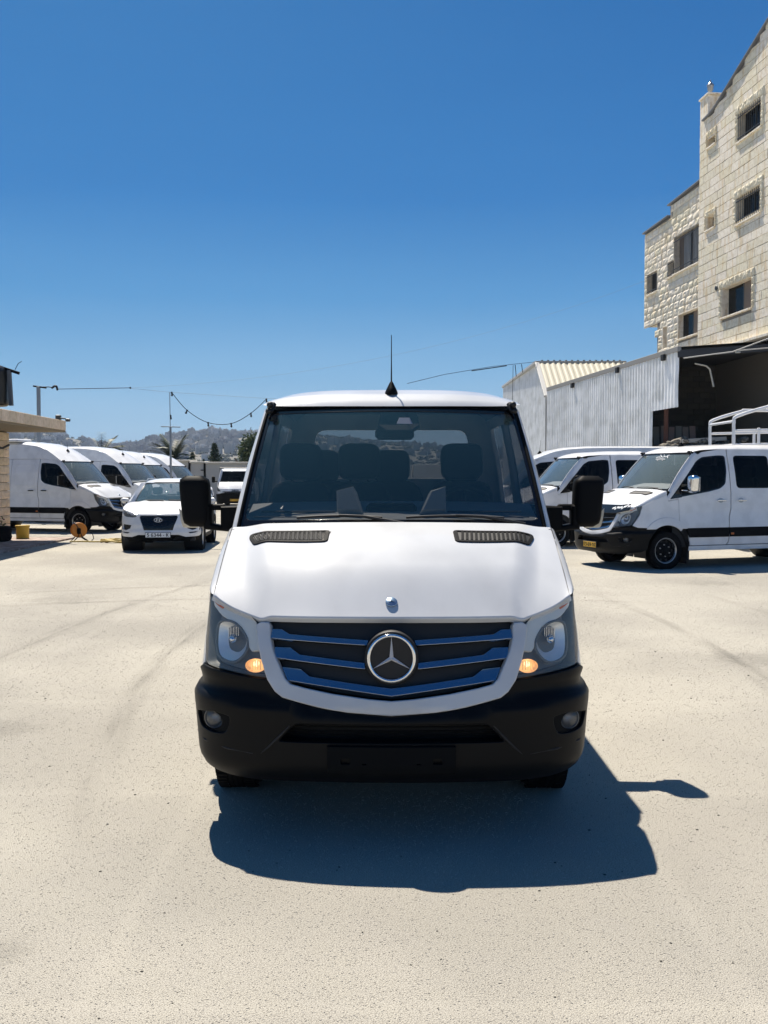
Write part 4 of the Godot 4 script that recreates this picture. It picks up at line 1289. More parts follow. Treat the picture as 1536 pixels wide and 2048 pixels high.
# one dressed stone, pillowed or flat, with a slightly uneven face (x along, y up, z out)
func stone_mesh(w: float, h: float, d: float, rough: float, r: RandomNumberGenerator) -> ArrayMesh:
	var mb := MB.new()
	var nx := 5 if rough > .01 else 2
	var ny := 4 if rough > .01 else 2
	var rows := []
	for j in ny + 1:
		var row := []
		for i in nx + 1:
			var edge := i == 0 or j == 0 or i == nx or j == ny
			var z := 0.0 if edge else d * .2 + r.randf() * rough
			row.append(Vector3(w * i / nx, h * j / ny, z))
		rows.append(row)
	if rough > .01:
		for j in ny:
			for i in nx:
				mb.flat([rows[j][i], rows[j][i + 1], rows[j + 1][i + 1]], Vector3.BACK); mb.flat([rows[j][i], rows[j + 1][i + 1], rows[j + 1][i]], Vector3.BACK)
	else:
		mb.rbox(Vector3(w * .5, h * .5, -d * .2 + r.randf() * .008), Vector3(w, h, d), .006)
		return mb.mesh()
	var o := [Vector3(0, 0, 0), Vector3(w, 0, 0), Vector3(w, h, 0), Vector3(0, h, 0)]
	for i in 4:
		var a: Vector3 = o[i]; var b: Vector3 = o[(i + 1) % 4]
		mb.flat([a, b, b - Vector3(0, 0, .06), a - Vector3(0, 0, .06)], (a + b) * .5 - Vector3(w, h, 0) * .5)
	return mb.mesh()

# fills a wall plane with stones between x0 and x1; top(x) and bottom(x) bound it, holes are Rect2
func masonry(parent: Node, mats: Array, x0: float, x1: float, y0: float, y1: float, ch: float, sl: float, z: float, rough: float, holes: Array, sd: int, top: Callable, bottom: Callable, limit := 300):
	var r := rng(sd); var n := 0; var rest := MB.new(); var y := y0; var odd := 0
	while y < y1 - .02:
		var h := minf(ch, y1 - y)
		var cut := [[x0, x1]]
		for q: Rect2 in holes:
			if q.position.y < y + h * .6 and q.end.y > y + h * .4:
				var nc := []
				for s in cut:
					if q.end.x <= s[0] or q.position.x >= s[1]: nc.append(s); continue
					if q.position.x > s[0]: nc.append([s[0], q.position.x])
					if q.end.x < s[1]: nc.append([q.end.x, s[1]])
				cut = nc
		for s in cut:
			var x: float = s[0]
			var first := true
			while x < s[1] - .01:
				var w := sl * r.randf_range(.75, 1.25)
				if first and odd % 2: w *= .55
				first = false
				if s[1] - x - w < sl * .4: w = s[1] - x
				var m := x + w * .5
				var hh := minf(h, top.call(m) - y)
				if hh > .04 and y + h * .5 > bottom.call(m):
					var me := stone_mesh(w - .014, hh - .014, .05, rough, r)
					if n < limit:
						mpart(me, "stone", mats[r.randi() % mats.size()], parent, Vector3(x + .004, y + .004, z))
					else:
						var a := me.surface_get_arrays(0); var b := rest.v.size()
						for k in a[Mesh.ARRAY_VERTEX].size(): rest.vert(a[Mesh.ARRAY_VERTEX][k] + Vector3(x + .004, y + .004, z), a[Mesh.ARRAY_NORMAL][k])
						for k in a[Mesh.ARRAY_INDEX]: rest.ix.append(b + k)
					n += 1
				x += w
		y += ch; odd += 1
	if rest.v.size():
		part(rest, "more_stones", mats[0], parent).set_meta("kind", "stuff")

func window(parent: Node, called: String, q: Rect2, z: float, depth: float, bars: int, frame_mat: Material, kind := "dark", sill := true):
	var w := thing_part(parent, called, Vector3(q.position.x, q.position.y, z))
	var W := q.size.x; var Hh := q.size.y
	var rv := MB.new()
	rv.rbox(Vector3(-.02, Hh * .5, -depth * .5), Vector3(.05, Hh + .1, depth), .004); rv.rbox(Vector3(W + .02, Hh * .5, -depth * .5), Vector3(.05, Hh + .1, depth), .004)
	rv.rbox(Vector3(W * .5, Hh + .02, -depth * .5), Vector3(W, .05, depth), .004)
	part(rv, "reveal", frame_mat, w)
	if sill:
		var si := MB.new(); si.rbox(Vector3(W * .5, -.03, -depth * .5 + .07), Vector3(W + .12, .06, depth + .02), .008); part(si, "sill", frame_mat, w)
	if kind == "half":
		var a := MB.new(); a.rbox(Vector3(W * .27, Hh * .5, -depth), Vector3(W * .54, Hh, .03), .004); part(a, "pane", M.pane, w)
		var b := MB.new(); b.rbox(Vector3(W * .77, Hh * .5, -depth + .02), Vector3(W * .46, Hh, .03), .004); part(b, "shutter", M.shutter, w)
		var d := MB.new(); d.rbox(Vector3(W * .54, Hh * .5, -depth + .03), Vector3(.04, Hh, .04), .004); part(d, "frame", M.smoke, w)
	else:
		var a := MB.new(); a.rbox(Vector3(W * .5, Hh * .5, -depth), Vector3(W, Hh, .03), .004); part(a, "pane", M.pane if kind == "dark" else M.shutter, w)
		if W > .9:
			var d := MB.new(); d.rbox(Vector3(W * .5, Hh * .5, -depth + .03), Vector3(.05, Hh, .04), .004); part(d, "frame", M.smoke, w)
		if kind == "curtain":
			for k in 2:
				var cu := MB.new(); var rows := []
				for y in [0.05, Hh * .97]:
					var row := []
					for i in 25: row.append(Vector3(W * (.22 + .34 * k) + W * .26 * i / 24.0, y, -depth + .05 + .02 * sin(i * 1.6)))
					rows.append(row)
				cu.grid(rows); part(cu, "curtain", M.curtain, w)
	for i in bars:
		var b := MB.new(); var x := W * (i + .5) / bars
		b.tube([Vector3(x, .02, .03), Vector3(x, Hh - .02, .03)], .009, 5)
		part(b, "bar", M.iron, w)
	if bars:
		for f in [.12, .85]:
			var b := MB.new(); b.rbox(Vector3(W * .5, Hh * f, .03), Vector3(W + .02, .03, .02), .003); part(b, "cross_bar", M.iron, w)

func stone_building():
	var th := atan2(-.995, .1)
	var b := thing("stone_building", "tall pale limestone apartment building with barred windows above the shed", "building", Vector3(11.9, 0, -37.7), th)
	var streak := noise_tex(.03, Color(.93, .88, .80), Color(1, 1, 1), 512, 5, 19, .18, .42)
	var st := []
	for i in 5:
		var k: float = [.80, .85, .88, .90, .82][i]
		var m := mat(k, k * .95, k * (.86 - .02 * (i % 3)), .9)
		m.albedo_texture = M.stone_tex; m.albedo_color = Color(k, k * .925, k * [.74, .76, .79, .78, .72][i]).linear_to_srgb()
		m.normal_enabled = true; m.normal_texture = M.stone_bump; m.normal_scale = .12
		m.detail_enabled = true; m.detail_blend_mode = BaseMaterial3D.BLEND_MODE_MUL; m.detail_albedo = streak; m.detail_uv_layer = BaseMaterial3D.DETAIL_UV_2; m.uv2_triplanar = true; m.uv2_world_triplanar = true; m.uv2_scale = Vector3(.22, .045, .22); m.uv2_offset = Vector3(.3, .1, .3)
		tri_map(m, .5)
		st.append(m)
	M.stone = st[2]
	var mortar := mat(.24, .22, .19, .95)
	M.pane = mat(.010, .012, .013, .1); M.pane.metallic_specular = .2; M.shutter = mat(.20, .15, .11, .7); M.iron = mat(.04, .045, .05, .5, .5); M.curtain = mat(.35, .36, .36, .9)
	# window openings: x, y, w, h, bars, kind, rough surround
	var wins := [[2.82, 13.19, 1.67, .97, 12, "dark"], [.33, 13.79, .67, .39, 0, "dark"], [2.78, 10.39, 1.73, .90, 12, "dark"], [.28, 10.78, .73, .5, 0, "shutter"], [1.70, 7.36, 2.29, 1.03, 0, "half"], [6.3, 13.2, 1.3, .97, 12, "dark"], [6.3, 10.4, 1.3, .9, 12, "dark"], [6.3, 7.36, 1.5, 1.03, 0, "half"]]
	var wing := [[-3.03, 9.84, 2.55, 1.5, 20, "curtain"], [-3.69, 9.82, .64, .64, 5, "dark"], [-6.05, 9.53, 1.16, .88, 7, "dark"], [-2.57, 7.16, 1.96, .97, 0, "half"], [-4.19, 6.95, .46, .93, 0, "shutter"]]
	var hm := []; var hw := []
	for q in wins: hm.append(Rect2(q[0], q[1], q[2], q[3]))
	for q in wing: hw.append(Rect2(q[0], q[1], q[2], q[3]))
	var gable := func(x: float) -> float: return lut(V([-.39, 14.86, .6, 14.92, 1.05, 15.02, 7.6, 17.25, 9.0, 16.7]), x)
	var back := MB.new()
	var poly := [Vector2(-.39, 0), Vector2(9, 0)]
	for x in [9.0, 7.6, 1.05, .6, -.39]: poly.append(Vector2(x, gable.call(x)))
	var hp := []
	for q in hm: hp.append([q.position, Vector2(q.end.x, q.position.y), q.end, Vector2(q.position.x, q.end.y)])
	back.patch(poly, func(q): return Vector3(q.x, q.y, -.05), .5, .25, hp, .004)
	var wall := part(back, "main_wall", mortar, b)
	masonry(wall, st, -.39, 5.9, 6.3, 17.6, .30, .80, -.03, 0.0, hm, 3, gable, func(_x): return 6.3)
	masonry(b, st, 5.9, 9.0, 6.3, 18.0, .30, .80, -.03, 0.0, hm, 4, gable, func(_x): return 6.3, 0)
	var wb := MB.new(); hp = []
	for q in hw: hp.append([q.position, Vector2(q.end.x, q.position.y), q.end, Vector2(q.position.x, q.end.y)])
	wb.patch(V([-4.89, 0, -.40, 0, -.40, 12.82, -3.58, 12.7, -3.58, 12.28, -6.42, 12.22, -6.42, 8.22, -4.89, 8.22]), func(q): return Vector3(q.x, q.y, -.16), .5, .25, hp, .004)
	var wwall := part(wb, "wing_wall", mortar, b)
	var wtop := func(x: float) -> float: return 12.72 if x > -3.58 else 12.2
	masonry(wwall, st, -6.42, -.40, 6.45, 12.78, .285, .62, -.14, .026, hw, 8, wtop, func(x): return 8.25 if x < -4.89 else 6.4)
	for q in wins: window(b, "window", Rect2(q[0], q[1], q[2], q[3]), -.02, .26, q[4], st[3], q[5])
	for q in wing: window(b, "window", Rect2(q[0], q[1], q[2], q[3]), -.12, .24, q[4], st[3], q[5])
	# rough stone surrounds on the main wall
	var r := rng(9)
	for i in 5:
		var q: Array = wins[i]
		var sw := .20 if q[2] > 1 else .12
		var n := int(q[2] / .28) + 1
		for k in n:
			var w: float = (q[2] + sw * 2) / n
			mpart(stone_mesh(w - .01, sw + .06, .02, .035, r), "surround_stone", st[4], b, Vector3(q[0] - sw + k * w, q[1] + q[3] + .01, .015))
		var m := int(q[3] / .26) + 1
		for k in m:
			var h: float = q[3] / m
			for s in [q[0] - sw, q[0] + q[2] + .02]:
				mpart(stone_mesh(sw - .03, h - .01, .02, .03, r), "surround_stone", st[4], b, Vector3(s, q[1] + k * h, .015))
	# bodies behind the walls, roof edges
	var body := MB.new()
	body.flat([Vector3(-.39, 0, -.3), Vector3(-.39, 14.85, -.3), Vector3(-.39, 14.85, -9), Vector3(-.39, 0, -9)], Vector3.LEFT)
	body.flat([Vector3(9, 0, -.3), Vector3(9, 16.65, -.3), Vector3(9, 16.65, -9), Vector3(9, 0, -9)], Vector3.RIGHT)
	body.flat([Vector3(-6.40, 8.22, -.3), Vector3(-6.40, 12.2, -.3), Vector3(-6.40, 12.2, -7), Vector3(-6.40, 8.22, -7)], Vector3.LEFT)
	body.flat([Vector3(-4.89, 0, -.3), Vector3(-4.89, 8.22, -.3), Vector3(-4.89, 8.22, -7), Vector3(-4.89, 0, -7)], Vector3.LEFT)
	body.flat([Vector3(-6.40, 8.22, -.18), Vector3(-4.85, 8.22, -.18), Vector3(-4.85, 8.22, -7), Vector3(-6.40, 8.22, -7)], Vector3.DOWN)
	body.flat([Vector3(-6.42, 12.23, -.2), Vector3(-3.58, 12.29, -.2), Vector3(-3.58, 12.29, -7), Vector3(-6.42, 12.23, -7)], Vector3.UP)
	body.flat([Vector3(-3.58, 12.7, -.2), Vector3(-.40, 12.82, -.2), Vector3(-.40, 12.82, -7), Vector3(-3.58, 12.7, -7)], Vector3.UP)
	body.flat([Vector3(-3.58, 12.7, -.2), Vector3(-3.58, 12.2, -.2), Vector3(-3.58, 12.2, -7), Vector3(-3.58, 12.7, -7)], Vector3.LEFT)
	body.flat([Vector3(-6.4, 0, -7), Vector3(9, 0, -7), Vector3(9, 14, -7), Vector3(-6.4, 12, -7)], Vector3.FORWARD)
	part(body, "side_walls", st[1], b)
	var co := MB.new()
	for q in [[-.05, .6, 14.9, 14.95], [.6, 1.05, 14.95, 15.05], [1.05, 7.6, 15.05, 17.28], [7.6, 9.0, 17.28, 16.73], [-6.46, -3.62, 12.25, 12.31], [-3.62, -.42, 12.73, 12.84]]:
		var a := Vector2(q[0], q[2]); var e := Vector2(q[1], q[3]); var z := .02 if q[0] > -.1 else -.08
		co.rbox(Vector3((a.x + e.x) * .5, (a.y + e.y) * .5 + .03, z - .12), Vector3(a.distance_to(e) + .02, .06, .36), .01, Basis(Vector3.BACK, (e - a).angle()))
	part(co, "coping", mat(.16, .17, .19, .6), b)
	var pi := MB.new(); pi.rbox(Vector3(-.03, 15.2, -.24), Vector3(.70, 1.1, .46), .01); pi.rbox(Vector3(-.02, 15.79, -.24), Vector3(.80, .07, .56), .01)
	var pil := part(pi, "pillar", st[3], b)
	var lamp := MB.new(); lamp.lathe(V([.05, 15.83, .03, 15.9, .04, 15.95, .11, 16.05, .12, 16.2, .14, 16.22, .05, 16.33, .02, 16.36, .03, 16.40, .001, 16.44]), 12, Transform3D(Basis.IDENTITY, Vector3(-.02, 0, -.24)))
	part(lamp, "finial_lamp", M.silver, pil)
	var v := MB.new(); v.lathe(V([.09, 0, .09, .04, .06, .05, .001, .01]), 14, Transform3D(FWD, Vector3(1.28, 8.50, .0)))
	part(v, "vent_pipe", M.smoke, b)
	var bk := MB.new(); bk.rbox(Vector3(2.1, 6.25, 0.1), Vector3(13.6, .1, .25), .01)
	part(bk, "base_ledge", st[1], b)

# a ribbed sheet: x along, y up, z out; lower and upper edge heights at both ends
func ribbed(w: float, yb0: float, yb1: float, yt0: float, yt1: float, pitch: float, depth: float, r: RandomNumberGenerator) -> ArrayMesh:
	var mb := MB.new(); var n := int(round(w / pitch)); var xs := []; var zs := []
	for i in n:
		for q in [[0.0, 0.0], [.32, 0.0], [.5, 1.0], [.82, 1.0]]:
			xs.append((i + q[0]) * w / n); zs.append(q[1] * depth)
	xs.append(w); zs.append(0.0)
	var bend := r.randf_range(-.012, .012)
	var ry := [0.0, .15, .35, .5, .65, .85, 1.0]
	for i in xs.size() - 1:
		var rows := []
		for t in ry:
			var row := []
			for k in [i, i + 1]:
				var f: float = xs[k] / w
				row.append(Vector3(xs[k], lerpf(lerpf(yb0, yb1, f), lerpf(yt0, yt1, f), t), zs[k] + bend * sin(t * PI * 2 + f * 3.0)))
			rows.append(row)
		mb.grid(rows)
	return mb.mesh()

func sheds():
	var r := rng(21)
	var sheet := []
	for i in 4:
		var m := mat(.78 + .02 * i, .795 + .02 * i, .80 + .02 * i, .5, .0)
		m.albedo_texture = noise_tex(.01, Color(.88, .88, .87), Color(1, 1, 1), 512, 6, 40 + i, .2, .6)
		tri_map(m, .22)
		sheet.append(m)
	var dir := Vector3(-1.6, 0, -14).normalized()
	# low shed with an open dark front; local x runs from its near corner away along the ribbed wall
	var th := atan2(-dir.z, dir.x)
	var s := thing("open_shed", "open fronted metal shed with ribbed side wall and dark interior", "shed", Vector3(8.8, 0, -30), th)
	# local z points to (dir.z..): away from the yard or into it
	var out := Basis(Vector3.UP, th) * Vector3(0, 0, 1)
	var zs := 1.0 if out.x < 0 else -1.0
	var n := 14
	for i in n:
		var x := 14.1 * i / n; var w := 14.1 / n + .02
		var yb := 3.78 if i < 2 else 1.2
		var me := ribbed(w, yb, yb, 5.52 - .006 * i, 5.52 - .006 * (i + 1), .25, .06, r)
		mpart(me, "ribbed_sheet", sheet[r.randi() % 4], s, Vector3(x, 0, (.004 * (i % 2)) * zs), Basis.IDENTITY if zs > 0 else Basis(Vector3(1, 0, 0), Vector3(0, 1, 0), Vector3(0, 0, -1)))
	var tr := MB.new()
	tr.rbox(Vector3(7.0, 5.50, .02 * zs), Vector3(14.2, .16, .12), .01)
	part(tr, "eaves_trim", mat(.28, .27, .25, .6, .3), s)
	for q in [[.9, 5.36], [5.0, 5.40], [10.2, 5.33]]:
		var lm := MB.new(); lm.rbox(Vector3(q[0], q[1], .12 * zs), Vector3(.22, .2, .1), .02); lm.rbox(Vector3(q[0], q[1] + .08, .05 * zs), Vector3(.05, .05, .12), .01)
		part(lm, "floodlight", M.black, s)
	# the rest is laid out in world axes
	var inv := s.transform.affine_inverse()
	var g := MB.new()
	g.flat([Vector3(8.78, 5.56, -29.9), Vector3(16, 6.05, -29.9), Vector3(16, 6.1, -44), Vector3(7.2, 5.56, -44)].map(func(p): return inv * p))
	g.flat([Vector3(8.78, 5.50, -29.9), Vector3(16, 5.98, -29.9), Vector3(16, 6.03, -44), Vector3(7.2, 5.50, -44)].map(func(p): return inv * p))
	part(g, "roof_sheet", mat(.10, .10, .10, .7), s)
	var be := MB.new()
	be.rbox(Vector3(12.4, 5.60, -29.95), Vector3(7.3, .22, .10), .01, Basis(Vector3.BACK, .066))
	for q in be.v.size(): be.v[q] = inv * be.v[q]
	for q in be.n.size(): be.n[q] = inv.basis * be.n[q]
	part(be, "front_beam", mat(.035, .037, .04, .7), s)
	var bw := MB.new()
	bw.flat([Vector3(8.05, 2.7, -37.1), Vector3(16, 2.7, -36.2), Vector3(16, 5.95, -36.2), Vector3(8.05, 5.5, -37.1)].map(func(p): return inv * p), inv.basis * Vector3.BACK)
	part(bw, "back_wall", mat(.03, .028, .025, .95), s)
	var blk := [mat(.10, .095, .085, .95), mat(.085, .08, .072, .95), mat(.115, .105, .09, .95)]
	var bb := MB.new(); bb.rbox(Vector3.ZERO, Vector3(.395, .195, .1), .008)
	var bmesh := bb.mesh()
	var ib := inv.basis * Basis(Vector3.UP, -.113)
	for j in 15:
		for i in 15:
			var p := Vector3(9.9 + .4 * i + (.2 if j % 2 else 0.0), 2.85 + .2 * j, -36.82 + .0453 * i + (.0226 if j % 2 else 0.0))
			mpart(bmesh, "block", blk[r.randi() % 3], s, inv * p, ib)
	for q in [[9.0, -32.0], [14.5, -30.2]]:
		var po := MB.new(); po.rbox(inv * Vector3(q[0], 4.1, q[1]), Vector3(.12, 2.9, .12), .01, inv.basis); part(po, "post", mat(.14, .06, .04, .8), s)
	var li := MB.new()
	li.tube([Vector3(9.4, 5.12, -30.4), Vector3(9.75, 5.05, -30.4), Vector3(9.86, 4.95, -30.4), Vector3(9.98, 4.42, -30.4)].map(func(p): return inv * p), .028, 6)
	part(li, "bent_pipe", mat(.5, .48, .42, .6), s)
	# leaning boards and scrap on the shed floor: things of their own
	for i in 6:
		var bd := MB.new(); bd.rbox(Vector3(0, .33, 0), Vector3(.19, .62 + .08 * (i % 2), .025), .004)
		var o := part(bd, "leaning_board", mat(.22 + .03 * (i % 3), .20, .17, .9), self)
		o.position = Vector3(8.98 + .25 * i, 2.70, -33.0 - .03 * i); o.rotation = Vector3(-.12, 0, r.randf_range(-.05, .05))
		tag(o, "grey weathered board standing in the dark shed opening", "board", "boards leaning in the shed")
	var pk := MB.new(); pk.rbox(Vector3.ZERO, Vector3(1.5, .12, .12), .01)
	var pko := part(pk, "timber_beam", mat(.38, .35, .30, .9), self)
	pko.position = Vector3(9.55, 2.80, -30.0); pko.rotation = Vector3(0, .2, .06)
	tag(pko, "pale timber lying along the edge of the raised shed floor", "timber")
	# raised yard with its rough wall
	var te := thing("retaining_wall", "rough concrete retaining wall under the open shed", "wall", Vector3(8.3, 0, -29.78))
	var cm := mat(.26, .245, .215, .95)
	cm.albedo_texture = noise_tex(.03, Color(.45, .43, .4), Color(1, .98, .94), 512, 5, 77, .25, .65); cm.normal_enabled = true; cm.normal_texture = M.stone_bump; cm.normal_scale = 1.0
	tri_map(cm, .5)
	var tw := MB.new(); var rows := []
	for j in 9:
		var row := []
		for i in 61: row.append(Vector3(i * .125, 2.62 * j / 8.0 + (.10 * r.randf() if j == 8 else 0.0), .06 * r.randf() - .02))
		rows.append(row)
	var r3 := []
	for i in 61: r3.append(rows[8][i] + Vector3(0, .02, -.5))
	rows.append(r3)
	tw.grid(rows); part(tw, "wall_face", cm, te)
	for i in 26:
		var rk := MB.new(); var sz := r.randf_range(.12, .38)
		rk.rbox(Vector3(.3 + r.randf() * 6.5, 2.70 + sz * .2, -.15 - r.randf() * .5), Vector3(sz * 1.5, sz * .5, sz * .8), sz * .2, Basis.from_euler(Vector3(r.randf() - .5, r.randf() * 3, r.randf() - .5) * .6))
		part(rk, "rubble_stone", cm, te)
	var fl := MB.new(); fl.prism(PackedVector2Array([Vector2(.52, .12), Vector2(7.7, .12), Vector2(7.7, 14.3), Vector2(-1.0, 14.3)]), 2.66, .01, Transform3D(Basis(Vector3(1, 0, 0), Vector3(0, 0, -1), Vector3(0, 1, 0)), Vector3.ZERO)); part(fl, "raised_floor", mat(.16, .15, .13, .95), te)
	# tall hall beyond
	var h := thing("metal_hall", "tall metal hall with cream ribbed sloping roof behind the open shed", "hall", Vector3(7.2, 0, -44.25))
	var cream := mat(.46, .43, .33, .6)
	for i in 8:
		var me := ribbed(.52, 0, 0, 3.35, 3.35, .26, .03, r)
		mpart(me, "cream_sheet", cream, h, Vector3(.02 + i * .51, 5.2, .02), Basis(Vector3.RIGHT, -1.0))
	for i in 16:
		var z0 := -16.1 + i * 1.005
		var me := ribbed(1.02, .2, .2, minf(7.0, 5.22 - z0 * .643), minf(7.0, 5.22 - (z0 + 1.005) * .643), .255, .06, r)
		mpart(me, "ribbed_sheet", sheet[(i + r.randi()) % 4], h, Vector3(.0 + .012 * i, 0, z0), Basis(Vector3(0, 0, 1), Vector3(0, 1, 0), Vector3(-1, 0, 0)))
	var ht := MB.new(); ht.rbox(Vector3(2.05, 7.04, -2.84), Vector3(4.2, .10, .16), .01); ht.rbox(Vector3(-.04, 7.03, -9.4), Vector3(.2, .12, 13.2), .01); ht.rbox(Vector3(-.04, 6.12, -1.42), Vector3(.2, .10, 3.36), .01, Basis(Vector3.RIGHT, .571)); ht.rbox(Vector3(-.02, 2.6, .05), Vector3(.16, 5.2, .1), .02)
	part(ht, "edge_trim", mat(.40, .40, .39, .5, .1), h)
	for i in 14:
		var sc := MB.new(); sc.rbox(Vector3(.2 + i * .28, 7.11, -2.8), Vector3(.08, .05, .08), .01); part(sc, "roof_rib_end", M.smoke, h)
	var hr := MB.new(); hr.flat([Vector3(-.02, 7.0, -2.85), Vector3(4.1, 7.0, -2.85), Vector3(4.1, 7.0, -16), Vector3(-.02, 7.0, -16)], Vector3.UP)
	hr.flat([Vector3(4.08, 0, -.1), Vector3(4.08, 5.2, -.1), Vector3(4.08, 6.98, -2.9), Vector3(4.08, 6.98, -16), Vector3(4.08, 0, -16)], Vector3.RIGHT); hr.flat([Vector3(0, 0, -16.1), Vector3(0, 6.9, -16.1), Vector3(4.1, 6.9, -16.1), Vector3(4.1, 0, -16.1)], Vector3.FORWARD)
	hr.flat([Vector3(0, 0, -.05), Vector3(4.1, 0, -.05), Vector3(4.1, 5.2, -.05), Vector3(0, 5.2, -.05)], Vector3.BACK)
	part(hr, "roof", sheet[0], h)
	# white tubular rack of a truck behind the passenger van
	var k := thing("flatbed_truck", "truck with white tubular rack behind the passenger van", "truck", Vector3(8.15, 0, -24.2), 0)
	var dk := MB.new(); dk.rbox(Vector3(2.2, .95, 0), Vector3(4.6, .14, 1.9), .02); dk.rbox(Vector3(2.2, .7, 0), Vector3(4.4, .2, .8), .02); part(dk, "deck", M.white, k)
	for z in [-.85, .85]:
		var a := MB.new(); a.tube(spline([Vector3(0, .95, z), Vector3(0, 2.6, z), Vector3(0, 2.98, z), Vector3(.08, 3.12, z), Vector3(.8, 3.34, z), Vector3(1.1, 3.36, z), Vector3(4.4, 3.36, z)], 3, false), .04, 8); part(a, "rack_tube", M.white, k)
		for y in [2.45, 2.78]:
			var b := MB.new(); b.tube([Vector3(0, y, z), Vector3(4.4, y + .1, z)], .036, 6); part(b, "rack_rail", M.white, k)
		for x in [.58, 1.1, 1.9, 2.7, 3.5, 4.4]:
			var b := MB.new(); b.rbox(Vector3(x, 1.9, z), Vector3(.06, 1.9, .05), .01); part(b, "rack_post", M.white, k)
		for x in [.7, 3.6]: wheel(k, Vector3(x, .345, z * .95), 1 if z > 0 else -1).rotate_object_local(Vector3.UP, 0)
	for y in [2.45, 3.0]:
		var b := MB.new(); b.tube([Vector3(0, y, -.85), Vector3(0, y, .85)], .036, 6); part(b, "rack_rail", M.white, k)
	var bl := MB.new(); bl.lathe(V([.13, 0, .15, .1, .13, .26, .05, .3, .001, .3]), 14, Transform3D(Basis.IDENTITY, Vector3(1.06, 2.86, .7))); part(bl, "white_drum", M.white, k)

func kiosk():
	var k := thing("stone_kiosk", "low tan stone kiosk with flat overhanging roof on the left", "building", Vector3(-10.1, 0, -27.0))
	var r := rng(31)
	var st := []
	for i in 4:
		var m := mat(.46, .36, .24, .9)
		m.albedo_texture = M.stone_tex; m.albedo_color = Color(.66 + .04 * i, .53 + .03 * i, .37 + .03 * i).linear_to_srgb()
		m.normal_enabled = true; m.normal_texture = M.stone_bump; m.normal_scale = .15
		tri_map(m, .6); st.append(m)
	var core := MB.new(); core.rbox(Vector3(-2.0, 1.46, 4.0), Vector3(3.92, 2.9, 7.9), .01); part(core, "wall_core", mat(.20, .17, .12, .95), k)
	# the wall that faces the yard (+x): stones laid along z
	var wl := thing_part(k, "yard_wall", Vector3(0, 0, 8.0))
	wl.basis = Basis(Vector3(0, 0, -1), Vector3.UP, Vector3(1, 0, 0))
	masonry(wl, st, 0.0, 8.0, 0.0, 2.92, .222, .52, .0, .012, [], 5, func(_x): return 2.92, func(_x): return -1.0)
	var bw := thing_part(k, "end_wall", Vector3(-4, 0, 8.02))
	masonry(bw, st, 0.0, 4.0, 0.0, 2.92, .222, .52, .0, .012, [], 6, func(_x): return 2.92, func(_x): return -1.0)
	var ro := MB.new()
	var slab := PackedVector2Array([Vector2(-4.2, .35), Vector2(1.34, .35), Vector2(1.66, -9.0), Vector2(-4.2, -9.0)])
	ro.prism(slab, .32, .01, Transform3D(Basis(Vector3(1, 0, 0), Vector3(0, 0, -1), Vector3(0, 1, 0)), Vector3(0, 2.92, -.2)))
	var fm := mat(.22, .18, .12, .85)
	var rf := part(ro, "roof_slab", fm, k)
	for i in 18:
		var f := MB.new(); f.rbox(Vector3(1.36 + .0175 * (i + .5) , 3.10, -.5 + .505 * (i + .5)), Vector3(.03, .26, .485), .006, Basis(Vector3.UP, .035)); part(f, "fascia_panel", st[r.randi() % 4], rf)
	var up := MB.new(); up.rbox(Vector3(-1.7, 3.32, 6.0), Vector3(4.8, .16, 5.6), .01); part(up, "upper_slab", mat(.5, .48, .44, .9), k)
	var fb := MB.new(); fb.rbox(Vector3(1.30, 3.27, -.1), Vector3(.14, .2, .12), .02); fb.tube([Vector3(1.30, 3.3, -.1), Vector3(1.55, 3.26, .05)], .02, 5); fb.rbox(Vector3(1.62, 3.22, .1), Vector3(.12, .08, .1), .02); part(fb, "camera_bracket", M.smoke, k)
	var ps := MB.new(); ps.tube([Vector3(.1, 2.55, .3), Vector3(.12, 2.45, .8), Vector3(.12, 2.5, 1.4), Vector3(.1, 2.8, 1.8)], .03, 6); part(ps, "black_hose", M.black, k)
	# tank and its post on the roof
	var t := thing("water_tank", "black round water tank on the kiosk roof", "tank", Vector3(-9.53, 3.40, -23.9))
	var tb := MB.new(); tb.lathe(V([.001, 0, .52, 0, .56, .03, .56, .12, .57, .14, .56, .16, .56, .34, .57, .36, .56, .38, .56, .56, .57, .58, .56, .60, .56, .80, .50, .92, .3, 1.0, .001, 1.02]), 32, Transform3D.IDENTITY); part(tb, "tank_shell", mat(.008, .009, .009, .4), t)
	var tc := MB.new(); tc.lathe(V([.2, 1.0, .2, 1.05, .18, 1.07, .001, 1.07]), 20, Transform3D.IDENTITY); part(tc, "tank_lid", M.trim, t)
	var p2 := thing("roof_post", "grey steel post with tilted bar beside the black tank", "post", Vector3(-8.90, 3.40, -23.9))
	var pb := MB.new(); pb.rbox(Vector3(0, .42, 0), Vector3(.09, .84, .09), .008, Basis(Vector3.BACK, .05)); part(pb, "post_shaft", mat(.12, .13, .14, .6, .4), p2)
	var pc := MB.new(); pc.rbox(Vector3(-.12, .88, 0), Vector3(.72, .07, .07), .008, Basis(Vector3.BACK, -.32)); pc.tube([Vector3(.12, .85, 0), Vector3(.2, 1.0, 0), Vector3(.28, 1.05, 0)], .008, 4); part(pc, "cross_bar", M.trim, p2)
	# pavement beside it
	var pv := MB.new(); pv.rbox(Vector3(-10.6, .02, -24.6), Vector3(4.2, .06, 5.6), .01)
	var pm := mat(.40, .33, .29, .95); pm.albedo_texture = noise_tex(.02, Color(.8, .78, .76), Color(1, 1, 1), 512, 5, 61, .3, .7); tri_map(pm, .3)
	setting(pv, "pavement", pm)
	# bucket, planter, reel, hose
	var bu := thing("yellow_bucket", "yellow plastic bucket standing at the kiosk corner", "bucket", Vector3(-9.68, .05, -26.75))
